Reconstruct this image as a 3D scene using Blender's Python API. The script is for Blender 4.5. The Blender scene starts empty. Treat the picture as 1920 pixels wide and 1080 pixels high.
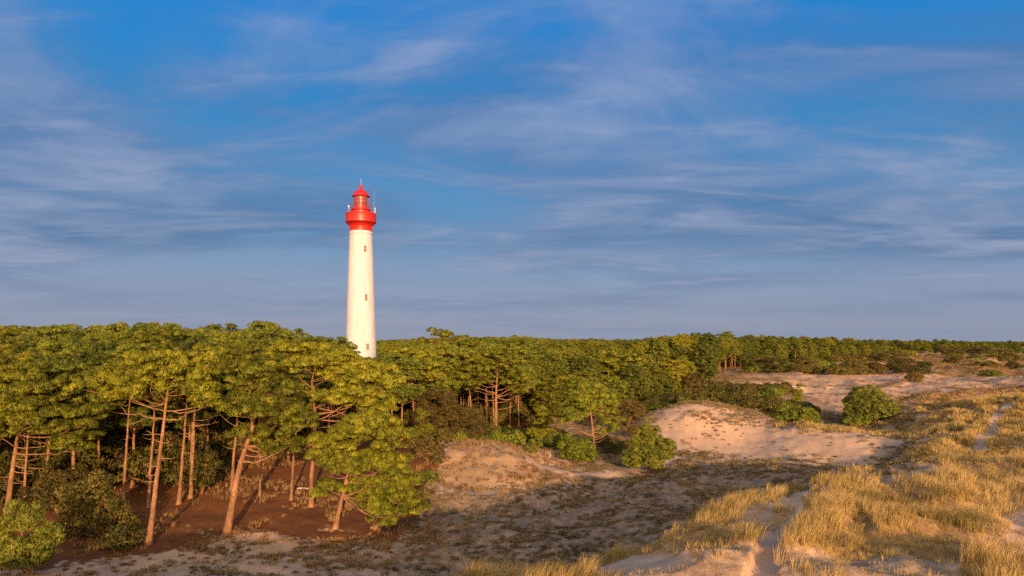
import bpy, math
import numpy as np

rng = np.random.default_rng(11)
S = bpy.context.scene
COL = S.collection
R = math.radians

# ------------------------------------------------------------------ camera
CAM_Z = 18.0
F = 1280.0            # focal length in pixels of the 1920 px wide frame
cam_d = bpy.data.cameras.new('camera')
cam = bpy.data.objects.new('camera', cam_d)
COL.objects.link(cam)
cam.location = (0, 0, CAM_Z)
cam.rotation_euler = (R(90), 0, 0)
cam_d.sensor_width = 36.0
cam_d.lens = 24.0
cam_d.shift_y = 100.0 / 1920.0
cam_d.clip_start = 0.5
cam_d.clip_end = 60000
S.camera = cam
S.render.resolution_x, S.render.resolution_y = 1024, 576

# ------------------------------------------------------------------ light
SUN_EL = R(11.0)
SUN_AZ = math.atan2(0.206, -0.978)       # clockwise from +Y
sun_dir = np.array([math.sin(SUN_AZ) * math.cos(SUN_EL), math.cos(SUN_AZ) * math.cos(SUN_EL), math.sin(SUN_EL)])
sl = bpy.data.lights.new('sun', 'SUN')
sl.energy = 4.6
sl.angle = R(0.5)
sl.color = (1.0, 0.60, 0.31)
so = bpy.data.objects.new('sun', sl)
COL.objects.link(so)
so.rotation_euler = (R(90) - SUN_EL, 0, math.pi - SUN_AZ)

S.view_settings.view_transform = 'Standard'
S.view_settings.look = 'None'
S.view_settings.exposure = 0.5
S.view_settings.gamma = 1.0
S.cycles.max_bounces = 5
S.cycles.diffuse_bounces = 3
S.cycles.transmission_bounces = 3
S.cycles.transparent_max_bounces = 6
S.cycles.use_denoising = False


def N(nt, kind, **kw):
    n = nt.nodes.new(kind)
    for k, v in kw.items():
        if k.startswith('i_'):
            n.inputs[k[2:].replace('_', ' ')].default_value = v
        else:
            setattr(n, k, v)
    return n


def ramp(nt, stops, interp='LINEAR'):
    r = nt.nodes.new('ShaderNodeValToRGB')
    e = r.color_ramp.elements
    r.color_ramp.interpolation = interp
    while len(e) < len(stops):
        e.new(0.5)
    for el, (p, c) in zip(e, stops):
        el.position = p
        el.color = c if len(c) == 4 else (*c, 1)
    return r


def math_n(nt, op, a, b=None, clamp=False):
    m = nt.nodes.new('ShaderNodeMath')
    m.operation = op
    m.use_clamp = clamp
    for i, v in enumerate((a, b)):
        if v is None:
            continue
        if isinstance(v, (int, float)):
            m.inputs[i].default_value = v
        else:
            nt.links.new(v, m.inputs[i])
    return m.outputs[0]


def mixc(nt, fac, a, b, mode='MIX'):
    m = nt.nodes.new('ShaderNodeMix')
    m.data_type = 'RGBA'
    m.blend_type = mode
    for idx, v in ((0, fac), (6, a), (7, b)):
        if isinstance(v, (int, float)):
            m.inputs[idx].default_value = v
        elif isinstance(v, tuple):
            m.inputs[idx].default_value = v if len(v) == 4 else (*v, 1)
        else:
            nt.links.new(v, m.inputs[idx])
    return m.outputs[2]


def build_world():
    w = bpy.data.worlds.new('World')
    S.world = w
    w.use_nodes = True
    nt = w.node_tree
    nt.nodes.clear()
    L = nt.links.new
    out = N(nt, 'ShaderNodeOutputWorld')
    bg = N(nt, 'ShaderNodeBackground')
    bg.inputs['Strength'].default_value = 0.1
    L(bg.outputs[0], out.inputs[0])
    sky = N(nt, 'ShaderNodeTexSky', sky_type='NISHITA', sun_disc=False)
    sky.sun_elevation = SUN_EL
    sky.sun_rotation = SUN_AZ
    sky.altitude = 0
    sky.air_density = 1.0
    sky.dust_density = 1.0
    sky.ozone_density = 3.0
    tc = N(nt, 'ShaderNodeTexCoord')
    sp = N(nt, 'ShaderNodeSeparateXYZ')
    L(tc.outputs['Generated'], sp.inputs[0])
    X, Y, Z = sp.outputs
    zz = math_n(nt, 'ADD', math_n(nt, 'MAXIMUM', Z, 0.0), 0.07)
    cb = N(nt, 'ShaderNodeCombineXYZ')
    L(math_n(nt, 'DIVIDE', X, zz), cb.inputs[0])
    L(math_n(nt, 'DIVIDE', Y, zz), cb.inputs[1])

    def layer(rot, scale, off, nscale, detail, rough, dist):
        mp = N(nt, 'ShaderNodeMapping')
        mp.inputs['Rotation'].default_value = (0, 0, R(rot))
        mp.inputs['Scale'].default_value = (*scale, 1)
        mp.inputs['Location'].default_value = (*off, 0)
        L(cb.outputs[0], mp.inputs[0])
        n = N(nt, 'ShaderNodeTexNoise')
        n.inputs['Scale'].default_value = nscale
        n.inputs['Detail'].default_value = detail
        n.inputs['Roughness'].default_value = rough
        n.inputs['Distortion'].default_value = dist
        L(mp.outputs[0], n.inputs['Vector'])
        return n.outputs['Fac']

    # clear sky: physical sky, boosted warm on the sun side as fill, bluer elsewhere
    base = mixc(nt, 1.0, sky.outputs[0], SKY_FILL_TINT, 'MULTIPLY')
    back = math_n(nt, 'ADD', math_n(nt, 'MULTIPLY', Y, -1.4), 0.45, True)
    elev = ramp(nt, SKY_RAMP)
    L(Z, elev.inputs[0])
    # the photographed half of the sky (away from the sun)
    anti = math_n(nt, 'MULTIPLY', math_n(nt, 'ADD', math_n(nt, 'MULTIPLY', Y, 1.2), 0.55, True), SKY_MIX)
    base = mixc(nt, anti, base, elev.outputs[0])
    big = layer(-28, (0.7, 1.0), (3.1, 1.7), 0.5, 3, 0.5, 0.6)
    mid = layer(-26, (0.75, 1.15), (0.4, 2.2), 1.0, 7, 0.58, 0.8)
    fine = layer(-22, (0.6, 1.5), (5.0, 0.3), 2.0, 9, 0.62, 0.7)
    v = math_n(nt, 'ADD', math_n(nt, 'MULTIPLY', big, 0.9), math_n(nt, 'MULTIPLY', mid, 0.75))
    v = math_n(nt, 'ADD', v, math_n(nt, 'MULTIPLY', fine, 0.28))
    bias = ramp(nt, [(0.0, (.45, .45, .45)), (0.12, (.60, .60, .60)), (0.30, (.60, .60, .60)), (0.42, (.47, .47, .47)), (0.5, (.42, .42, .42))])
    L(Z, bias.inputs[0])
    v = math_n(nt, 'ADD', v, math_n(nt, 'SUBTRACT', bias.outputs[0], 0.5))
    cov = ramp(nt, [(0.0, (0, 0, 0)), (0.42, (0, 0, 0)), (0.58, (1, 1, 1)), (1, (1, 1, 1))], 'EASE')
    L(math_n(nt, 'MULTIPLY', v, 0.5), cov.inputs[0])
    ccol = ramp(nt, CLOUD_RAMP)
    L(Z, ccol.inputs[0])
    bank = ramp(nt, [(0.40, (0.42, 0.62, 0.76)), (0.50, (0.80, 0.86, 0.90)), (0.63, (1.30, 1.18, 1.08))])
    L(math_n(nt, 'ADD', math_n(nt, 'MULTIPLY', mid, 0.8), math_n(nt, 'MULTIPLY', fine, 0.2)), bank.inputs[0])
    flat = ramp(nt, [(0.02, (1, 1, 1)), (0.10, (0, 0, 0))])
    L(Z, flat.inputs[0])
    bank_c = mixc(nt, flat.outputs[0], bank.outputs[0], (1, 1, 1))
    cloud = mixc(nt, 1.0, ccol.outputs[0], bank_c, 'MULTIPLY')
    cloud = mixc(nt, back, cloud, CLOUD_FILL)
    thin = math_n(nt, 'SUBTRACT', 1.25, math_n(nt, 'MULTIPLY', Z, 1.1), True)
    fac = math_n(nt, 'MULTIPLY', math_n(nt, 'MULTIPLY', cov.outputs[0], thin), 0.85)
    c1 = mixc(nt, fac, base, cloud)
    # thin bright wisps
    wis = ramp(nt, [(0.52, (0, 0, 0)), (0.72, (1, 1, 1))], 'EASE')
    L(fine, wis.inputs[0])
    wf = math_n(nt, 'MULTIPLY', wis.outputs[0], math_n(nt, 'MULTIPLY', cov.outputs[0], 0.30))
    c2 = mixc(nt, wf, c1, WISP)
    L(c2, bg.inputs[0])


SKY_FILL_TINT = (4.6, 2.8, 1.6, 1)  # warm gain on the unseen sky behind the camera, added to lift shadows
CLOUD_FILL = (28.0, 16.0, 8.5)  # made-up bright warm clouds out of view, added to raise the ambient light
SKY_MIX = 0.97
SKY_RAMP = [(0.0, (1.80, 2.1, 2.95)), (0.08, (1.45, 2.05, 3.3)), (0.17, (0.62, 1.80, 3.5)), (0.30, (0.08, 1.62, 4.0)), (0.42, (0.0, 1.50, 4.4)), (1.0, (0.0, 0.9, 3.0))]
CLOUD_RAMP = [(0.0, (1.75, 2.1, 2.95)), (0.15, (1.50, 2.05, 3.3)), (0.4, (1.50, 2.1, 3.8))]
WISP = (2.4, 2.9, 4.2)
build_world()


# ------------------------------------------------------------------ numeric helpers
def vnoise(x, y, scale, seed=0):
    r = np.random.default_rng(seed + 77).random((256, 256))
    xs, ys = np.asarray(x) / scale + 1000.3, np.asarray(y) / scale + 1000.7
    xi, yi = np.floor(xs).astype(int), np.floor(ys).astype(int)
    fx, fy = xs - xi, ys - yi
    fx, fy = fx * fx * (3 - 2 * fx), fy * fy * (3 - 2 * fy)
    g = lambda a, b: r[a % 256, b % 256]
    return (g(xi, yi) * (1 - fx) + g(xi + 1, yi) * fx) * (1 - fy) + (g(xi, yi + 1) * (1 - fx) + g(xi + 1, yi + 1) * fx) * fy


def fbm(x, y, scale, oct=4, seed=0, gain=0.5):
    s, a, t = 0, 1.0, 0
    for o in range(oct):
        s = s + a * vnoise(x, y, scale / 2 ** o, seed + o * 13)
        t += a
        a *= gain
    return s / t


def sstep(a, b, x):
    t = np.clip((np.asarray(x, float) - a) / (b - a), 0, 1)
    return t * t * (3 - 2 * t)


def W(px, py, d):
    """point on the photograph's ray through (px, py) at depth d"""
    return np.array([(px - 960) / F * d, d, CAM_Z - (py - 640) / F * d])


# ------------------------------------------------------------------ terrain
CP = [  # (px, py, depth) points on the visible ground
    (1060, 1062, 30), (900, 1085, 30), (1250, 1015, 34), (1350, 965, 40), (1500, 918, 45), (1650, 885, 52),
    (1800, 880, 55), (1920, 890, 50), (1920, 965, 36), (1700, 990, 34), (1500, 1000, 33), (1450, 1060, 28),
    (1700, 1075, 26), (1920, 1075, 26), (1200, 1078, 27), (1060, 1040, 56.6), (900, 1040, 57), (300, 1075, 53),
    (0, 1080, 53), (640, 1078, 52), (1100, 950, 75), (1250, 930, 76), (1300, 900, 85), (1400, 890, 88),
    (1550, 880, 86), (1700, 860, 88), (1000, 1000, 63), (900, 836, 95), (850, 842, 94), (960, 846, 93), (950, 866, 89), (870, 885, 88), (1010, 870, 94),
    (820, 925, 80), (850, 960, 72), (1100, 885, 92), (1220, 880, 95), (1112, 850, 108),
    (1400, 785, 125), (1320, 760, 130), (1250, 772, 128), (1300, 830, 112), (1400, 840, 110), (1500, 860, 98),
    (1600, 870, 92), (1250, 850, 105), (1500, 805, 112), (1600, 812, 110), (1490, 800, 130), (1630, 794, 138),
    (1700, 780, 135), (1700, 820, 115), (1750, 760, 165), (1650, 740, 190), (1850, 860, 82), (1850, 800, 105),
    (1900, 748, 128), (1800, 790, 108), (1920, 770, 112), (1920, 850, 80), (1800, 830, 92), (1760, 850, 88),
    (1590, 735, 220), (1560, 710, 260), (1450, 715, 240), (1480, 735, 215), (1400, 745, 180),
    (1600, 685, 330), (1650, 690, 330), (1750, 700, 300), (1800, 680, 400), (1850, 665, 600), (1900, 660, 800),
    (1920, 720, 200), (1820, 730, 190),
]
CZ = [  # (px, depth, z) ground the photograph does not show
    (1060, 42, 2.6), (1060, 48, 1.2), (900, 40, 3.2), (900, 48, 1.0), (700, 48, 0.8), (700, 40, 3.6), (700, 28, 7.0), (300, 40, 3.2), (300, 25, 7.4),
    (0, 40, 2.6), (0, 25, 7.4), (-200, 60, 0), (-200, 25, 7.4), (-200, 40, 2.4), (1250, 55, 1.6), (1400, 65, 2.2), (1250, 45, 3.0),
    (1600, 75, 3.0), (900, 118, 0.4), (960, 112, 0.5), (830, 116, 0.2), (1320, 152, 3), (1250, 150, 1.6), (1180, 118, 0.6),
    (1700, 1500, 4), (1920, 2000, 4), (960, 1000, 2), (300, 600, 2), (0, 300, 1), (0, 150, 0.5), (0, 90, 0),
    (300, 100, 0.3), (600, 150, 0.3), (600, 82, 0.9), (560, 95, 2.4), (450, 82, 0.8), (480, 105, 3.0), (680, 200, 0), (900, 200, 0), (1200, 200, 1), (1200, 300, 2), (1350, 400, 3),
    (1500, 400, 5), (1500, 700, 5), (960, 500, 2), (960, 6000, 2), (0, 6000, 2), (1920, 6000, 2), (960, 15000, 0),
    (960, 20, 8.5), (960, 8, 8.8), (1500, 15, 9.2), (1900, 15, 9.2), (300, 12, 7.6), (2300, 30, 9.0), (2300, 45, 7.0), (2300, 70, 4.5), (2300, 120, 5.5), (2300, 400, 5), (2700, 30, 7.2), (2700, 50, 5.0), (2700, 100, 4.5), (-300, 150, 1), (-300, 600, 2),
]
_pts = []
for px, py, d in CP:
    p = W(px, py, d)
    _pts.append(p)
for px, d, z in CZ:
    _pts.append(np.array([(px - 960) / F * d, d, z]))
_pts = np.array(_pts)
KA = 1.6


def _uv(x, y):
    r = np.hypot(x, y) + 1e-6
    a = np.clip(np.arctan2(x, y), -R(58), R(58))
    return np.stack([a * KA, np.log(np.maximum(r, 5))], -1)


def _phi(d2):
    return 0.5 * d2 * np.log(d2 + 1e-12)


_P = _uv(_pts[:, 0], _pts[:, 1])
_n = len(_P)
_K = _phi(((_P[:, None] - _P[None]) ** 2).sum(-1)) + np.eye(_n) * 2e-4
_A = np.zeros((_n + 3, _n + 3))
_A[:_n, :_n] = _K
_A[:_n, _n] = 1
_A[:_n, _n + 1:] = _P
_A[_n:, :_n] = _A[:_n, _n:].T
_sol = np.linalg.solve(_A, np.r_[_pts[:, 2], 0, 0, 0])


def ground_base(x, y):
    x, y = np.atleast_1d(np.asarray(x, float)), np.atleast_1d(np.asarray(y, float))
    out = np.empty(x.shape)
    for i in range(0, len(x), 20000):
        q = _uv(x[i:i + 20000], y[i:i + 20000])
        d2 = ((q[:, None] - _P[None]) ** 2).sum(-1)
        out[i:i + 20000] = _phi(d2) @ _sol[:_n] + _sol[_n] + q @ _sol[_n + 1:]
    out = np.clip(out, -2.5, 12)
    w = sstep(14, -6, y)
    out = out * (1 - w) + 8.6 * w
    # the dune ridge behind the viewpoint, towards the sun
    out += RIDGE_H * np.exp(-((y + 22 - 0.12 * x) / 11.0) ** 2) * sstep(-130, -90, x) * (0.85 + 0.3 * fbm(x, y, 14, 2, 5))
    return out


RIDGE_H = 1.0


def pxd(x, y):
    yy = np.maximum(y, 4.0)
    return 960 + F * x / yy, yy


def interp(px, tab):
    t = np.array(tab, float)
    return np.interp(px, t[:, 0], t[:, 1])


LITTER = [(-400, 50), (60, 51), (170, 54), (300, 59), (430, 62), (560, 59), (700, 61), (740, 63), (785, 71), (825, 90), (862, 112),
          (900, 114), (1000, 109), (1060, 101), (1130, 103), (1180, 106), (1215, 135), (1320, 165), (1450, 260), (1560, 330), (1700, 560), (1920, 1300), (2300, 1800)]
DCREST = [(500, 0), (780, 26), (900, 33), (1000, 33), (1150, 37), (1250, 41), (1350, 48), (1500, 55), (1650, 63), (1800, 66), (2400, 66)]
FOREST = [(-500, 66), (0, 69), (200, 76), (330, 77), (450, 79), (560, 86), (640, 92), (720, 108), (790, 130), (850, 138), (1000, 148),
          (1100, 158), (1200, 178), (1320, 225), (1400, 330), (1560, 420), (1700, 560), (1920, 860), (2400, 1200)]


def polydist(x, y, pts):
    d = np.full(np.shape(x), 1e9)
    for a, b in zip(pts[:-1], pts[1:]):
        ax, ay = a
        bx, by = b
        t = np.clip(((x - ax) * (bx - ax) + (y - ay) * (by - ay)) / ((bx - ax) ** 2 + (by - ay) ** 2), 0, 1)
        d = np.minimum(d, np.hypot(x - ax - t * (bx - ax), y - ay - t * (by - ay)))
    return d


def plan(px, d):
    return ((px - 960) / F * d, d)


PATHS = [([plan(1545, 47), plan(1500, 42), plan(1478, 39), plan(1500, 36), plan(1492, 33.5), plan(1448, 31), plan(1440, 28.5), plan(1400, 24)], 0.42),
         ([plan(1890, 118), plan(1862, 108), plan(1868, 100), plan(1838, 93), plan(1842, 85), plan(1815, 78), plan(1780, 72)], 0.9),
         ([plan(900, 99), plan(960, 99.5), plan(1010, 95), plan(1060, 92), plan(1130, 92), plan(1200, 95), plan(1270, 102)], 1.2),
         ([plan(1060, 33), plan(1150, 31), plan(1240, 28)], 1.3)]


def solve_depth(px, py, d):
    """depth near d at which the ground shows at (px, py)"""
    t = np.linspace(0.8 * d, 1.3 * d, 240)
    g = ground_z((px - 960) / F * t, t) - (CAM_Z - (py - 640) / F * t)
    k = np.where(np.sign(g[:-1]) != np.sign(g[1:]))[0]
    return float(t[k[np.argmin(np.abs(t[k] - d))]]) if len(k) else d


def masks(x, y):
    px, d = pxd(x, y)
    n1 = fbm(x, y, 9, 4, 1)
    n2 = fbm(x, y, 3, 3, 2)
    n3 = fbm(x, y, 24, 3, 3)
    wob = 1 + 0.22 * (n1 - 0.5) + 0.16 * (n2 - 0.5)
    dl = interp(px, LITTER)
    litter = sstep(0.92, 1.12, d * wob / dl + 0.10 * (fbm(x, y, 2.2, 3, 8) - .5))
    wood = litter * sstep(960, 1060, px)
    litter = litter * (1 - 0.85 * sstep(960, 1060, px))
    dc = interp(px, DCREST) * (1 + 0.25 * (n1 - 0.5))
    marram = 1 - sstep(0.98, 1.12, d / np.maximum(dc, 1))
    marram = marram * (y > 0) + (y <= 0) * 0.6
    hill = sstep(1690, 1790, px + 60 * (n1 - 0.5)) * sstep(68, 76, d) * (1 - sstep(126, 148, d))
    ridge = np.exp(-(((d - 115) / 4.0) ** 2)) * sstep(1430, 1500, px) * (1 - sstep(1690, 1780, px))
    marram = np.maximum(marram, np.maximum(hill, ridge * 0.8))
    marram = marram * (1 - 0.92 * sstep(.535, .60, fbm(x, y, 7.5, 3, 41)) * (d < 70))
    pth = np.zeros_like(d)
    for pts, wd in PATHS:
        pth = np.maximum(pth, 1 - sstep(wd * 0.75, wd * 1.35, polydist(x, y, pts) + 0.7 * (n2 - 0.5)))
    # bare sand: the bowl, the strip below it, blow-outs further off and at the right edge
    bare = sstep(1190, 1240, px) * (1 - sstep(1580, 1680, px)) * sstep(-3, 3, d + 14 * (n1 - .5) - np.interp(px, [1190, 1400, 1500, 1640], [108, 106, 96, 92])) * (1 - sstep(-3, 3, d + 14 * (n1 - .5) + 6 * (n2 - .5) - np.interp(px, [1190, 1400, 1480, 1640], [130, 127, 112, 108])))
    bare = bare * (1 - 0.9 * sstep(.50, .60, fbm(x, y, 7, 4, 31)) * sstep(114, 124, d))
    bare = np.maximum(bare, sstep(1330, 1420, px) * (1 - sstep(1640, 1760, px)) * np.exp(-(((d - 104 - 6 * (n1 - .5)) / 4) ** 2)) * 0.9)
    bare = np.maximum(bare, np.exp(-(((px - 1545) / 110) ** 2)) * sstep(196, 206, d + 20 * (n1 - .5)) * (1 - sstep(262, 275, d + 24 * (n1 - .5))))
    bare = np.maximum(bare, np.exp(-(((px - 1640) / 75) ** 2)) * np.exp(-(((d - 165) / 22) ** 2)) * 0.6)
    bare = np.maximum(bare, np.exp(-(((px - 1590) / 90) ** 2)) * sstep(326, 338, d) * (1 - sstep(385, 405, d)))
    bare = np.maximum(bare, np.exp(-(((px - 1370) / 50) ** 2)) * np.exp(-(((d - 172) / 14) ** 2)) * 0.8)
    bare = np.maximum(bare, np.exp(-(((px - 1850) / 60) ** 2)) * sstep(560, 600, d) * (1 - sstep(760, 860, d)) * 0.9)
    bare = np.maximum(bare, np.exp(-(((px - 1925) / 70) ** 2)) * np.exp(-(((d - 33) / 5) ** 2)))
    bare = np.maximum(bare, np.exp(-(((px - 1420) / 60) ** 2)) * np.exp(-(((d - 36) / 3) ** 2)) * 0.7)
    bare = bare * (1 - 0.85 * sstep(.49, .56, fbm(x, y, 17, 4, 36)) * sstep(140, 160, d))
    bare = np.maximum(bare, 0.9 * sstep(.55, .61, fbm(x, y, 36, 4, 33)) * sstep(1480, 1600, px) * sstep(150, 200, d))
    bare = np.clip(np.maximum(bare, pth), 0, 1) * (1 - litter * 0.9)
    marram = marram * (1 - bare) * (1 - litter)
    plain = sstep(1640, 1730, px) * sstep(128, 150, d) * (1 - bare) * (1 - litter)
    knoll = sstep(770, 820, px) * (1 - sstep(1040, 1110, px)) * sstep(77, 84, d + 6 * (n1 - .5)) * (1 - litter) * (1 - pth)
    bare = bare * (1 - wood)
    plain = plain * (1 - wood)
    marram = marram * (1 - wood)
    scrub = np.clip(1 - litter - bare * 0.95 - marram - 0.7 * hill - plain - 0.8 * knoll + 0.4 * wood, 0, 1.4) * (y > 5)
    left = (1 - sstep(560, 820, px))
    scrub = scrub * (1 - 0.45 * left)
    return dict(litter=litter, marram=marram, bare=bare, plain=plain, knoll=knoll, scrub=scrub, n1=n1, n2=n2, n3=n3, px=px, d=d)


def relief(x, y, m):
    r = np.hypot(x, y)
    amp = 0.6 + 0.6 * m['marram'] + 0.25 * m['scrub'] + 0.3 * m['knoll']
    amp = amp * (1 - 0.2 * m['bare']) * (1 - 0.5 * m['litter'])
    h = (fbm(x, y, 4.5, 3, 21) - 0.5) * amp * 1.5 + (fbm(x, y, 1.3, 2, 22) - 0.5) * amp * 0.6
    h = h + (fbm(x, y, 13, 2, 24) - 0.5) * 1.6 * np.clip(m['scrub'] + m['knoll'] + m['marram'], 0, 1) * (1 - .6 * m['bare']) * sstep(20, 30, r)
    h = h + 0.45 * sstep(.43, .62, fbm(x, y, 3.0, 4, 61)) * m['marram'] - 0.15 * m['marram']
    far = sstep(108, 180, r) * (1 - sstep(1200, 3000, r))
    h = h + (0.8 - np.abs(2 * fbm(x, y, 38, 4, 23) - 1) * 3.2) * 4.6 * far * (m['plain'] + 0.4 * m['bare'] + 0.3 * m['scrub'])
    pth = m['bare']
    return h - 0.12 * pth


def ground_z(x, y):
    x, y = np.atleast_1d(np.asarray(x, float)), np.atleast_1d(np.asarray(y, float))
    return ground_base(x, y) + relief(x, y, masks(x, y))


# ------------------------------------------------------------------ mesh helpers
def new_mesh(name, verts, tris=None, quads=None, mat=None, smooth=False, parent=None, attrs=None, normals=None):
    me = bpy.data.meshes.new(name)
    verts = np.asarray(verts, np.float32).reshape(-1, 3)
    tris = np.zeros((0, 3), np.int32) if tris is None else np.asarray(tris, np.int32).reshape(-1, 3)
    quads = np.zeros((0, 4), np.int32) if quads is None else np.asarray(quads, np.int32).reshape(-1, 4)
    nl = tris.size + quads.size
    me.vertices.add(len(verts))
    me.vertices.foreach_set('co', verts.ravel())
    me.loops.add(nl)
    me.loops.foreach_set('vertex_index', np.r_[tris.ravel(), quads.ravel()].astype(np.int32))
    me.polygons.add(len(tris) + len(quads))
    ls = np.r_[np.arange(len(tris)) * 3, len(tris) * 3 + np.arange(len(quads)) * 4].astype(np.int32)
    me.polygons.foreach_set('loop_start', ls)
    me.polygons.foreach_set('use_smooth', np.full(len(ls), smooth))
    me.update(calc_edges=True)
    if normals is not None:
        me.polygons.foreach_set('use_smooth', np.ones(len(ls), bool))
        me.normals_split_custom_set_from_vertices(np.asarray(normals, np.float32))
    if attrs:
        for k, v in attrs.items():
            a = me.attributes.new(k, 'FLOAT', 'POINT')
            a.data.foreach_set('value', np.asarray(v, np.float32))
    if mat:
        me.materials.append(mat)
    o = bpy.data.objects.new(name, me)
    COL.objects.link(o)
    if parent is not None:
        o.parent = parent
    return o


class MB:
    def __init__(s):
        s.v, s.t, s.q, s.n = [], [], [], 0

    def add(s, v, t=None, q=None):
        v = np.asarray(v, float).reshape(-1, 3)
        if t is not None and len(t):
            s.t.append(np.asarray(t, int).reshape(-1, 3) + s.n)
        if q is not None and len(q):
            s.q.append(np.asarray(q, int).reshape(-1, 4) + s.n)
        s.v.append(v)
        s.n += len(v)

    def tube(s, pts, rad, ns=8, cap=True):
        pts = np.asarray(pts, float)
        rad = np.broadcast_to(np.asarray(rad, float), (len(pts),))
        tan = np.gradient(pts, axis=0)
        tan /= np.linalg.norm(tan, axis=1, keepdims=True) + 1e-9
        ref = np.array([0.31, 0.95, 0.05]) if abs(tan[0] @ [0.31, 0.95, 0.05]) < 0.9 else np.array([1.0, 0, 0])
        u = np.cross(tan, ref)
        u /= np.linalg.norm(u, axis=1, keepdims=True) + 1e-9
        w = np.cross(tan, u)
        a = np.linspace(0, 2 * np.pi, ns, endpoint=False)
        ring = pts[:, None] + rad[:, None, None] * (np.cos(a)[None, :, None] * u[:, None] + np.sin(a)[None, :, None] * w[:, None])
        v = ring.reshape(-1, 3)
        i = np.arange(len(pts) - 1)[:, None] * ns + np.arange(ns)[None]
        j = np.arange(len(pts) - 1)[:, None] * ns + (np.arange(ns)[None] + 1) % ns
        q = np.stack([i, i + ns, j + ns, j], -1).reshape(-1, 4)
        t = []
        if cap:
            v = np.vstack([v, pts[-1:], pts[:1]])
            m = len(pts) * ns
            b = (len(pts) - 1) * ns
            t = [(b + k, m, b + (k + 1) % ns) for k in range(ns)] + [(k, (k + 1) % ns, m + 1) for k in range(ns)]
        s.add(v, t, q)

    def lathe(s, prof, ns=64, c=(0, 0)):
        a = np.linspace(0, 2 * np.pi, ns, endpoint=False)
        prof = np.asarray(prof, float)
        v = np.stack([c[0] + prof[:, 0][:, None] * np.cos(a), c[1] + prof[:, 0][:, None] * np.sin(a), np.repeat(prof[:, 1][:, None], ns, 1)], -1).reshape(-1, 3)
        i = np.arange(len(prof) - 1)[:, None] * ns + np.arange(ns)[None]
        j = np.arange(len(prof) - 1)[:, None] * ns + (np.arange(ns)[None] + 1) % ns
        s.add(v, None, np.stack([i, j, j + ns, i + ns], -1).reshape(-1, 4))

    def box(s, c, size, rot=None):
        sx, sy, sz = np.asarray(size) / 2
        v = np.array([(x, y, z) for x in (-sx, sx) for y in (-sy, sy) for z in (-sz, sz)])
        if rot is not None:
            ca, sa = math.cos(rot), math.sin(rot)
            v = v @ np.array([[ca, sa, 0], [-sa, ca, 0], [0, 0, 1]])
        s.add(v + np.asarray(c), None, [(0, 1, 3, 2), (4, 6, 7, 5), (0, 4, 5, 1), (2, 3, 7, 6), (0, 2, 6, 4), (1, 5, 7, 3)])

    def build(s, name, mat, parent=None, smooth=False):
        return new_mesh(name, np.vstack(s.v), np.vstack(s.t) if s.t else None, np.vstack(s.q) if s.q else None, mat, smooth, parent)


def thing(name, label, cat, loc, group=None, rz=0.0):
    o = bpy.data.objects.new(name, None)
    COL.objects.link(o)
    o.location = loc
    o.rotation_euler = (0, 0, rz)
    o.empty_display_size = 0.3
    o['label'] = label
    o['category'] = cat
    if group:
        o['group'] = group
    return o


def stuff(o, label, cat):
    o['kind'] = 'stuff'
    o['label'] = label
    o['category'] = cat


# ------------------------------------------------------------------ materials
def base_mat(name, rough=0.8, spec=0.3):
    m = bpy.data.materials.new(name)
    m.use_nodes = True
    nt = m.node_tree
    b = nt.nodes['Principled BSDF']
    b.inputs['Roughness'].default_value = rough
    b.inputs['Specular IOR Level'].default_value = spec
    return m, nt, b


def noise_n(nt, scale, detail=4, rough=0.55, vec=None, dist=0.0):
    n = nt.nodes.new('ShaderNodeTexNoise')
    n.inputs['Scale'].default_value = scale
    n.inputs['Detail'].default_value = detail
    n.inputs['Roughness'].default_value = rough
    n.inputs['Distortion'].default_value = dist
    if vec is not None:
        nt.links.new(vec, n.inputs['Vector'])
    return n.outputs['Fac']


def leaf_mat(name, dark, mid, light, trans=0.3, nscale=0.8, rough=0.6, vary=0.27):
    m, nt, b = base_mat(name, rough, 0.25)
    tc = nt.nodes.new('ShaderNodeTexCoord')
    oi = nt.nodes.new('ShaderNodeObjectInfo')
    v = noise_n(nt, nscale, 3, 0.6, tc.outputs['Object'])
    v = math_n(nt, 'ADD', v, math_n(nt, 'MULTIPLY', math_n(nt, 'SUBTRACT', oi.outputs['Random'], 0.5), vary))
    r = ramp(nt, [(0.33, dark), (0.5, mid), (0.68, light)])
    nt.links.new(v, r.inputs[0])
    nt.links.new(r.outputs[0], b.inputs['Base Color'])
    tr = nt.nodes.new('ShaderNodeBsdfTranslucent')
    nt.links.new(r.outputs[0], tr.inputs[0])
    mx = nt.nodes.new('ShaderNodeMixShader')
    mx.inputs[0].default_value = trans
    nt.links.new(b.outputs[0], mx.inputs[1])
    nt.links.new(tr.outputs[0], mx.inputs[2])
    nt.links.new(mx.outputs[0], nt.nodes['Material Output'].inputs[0])
    return m


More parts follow.
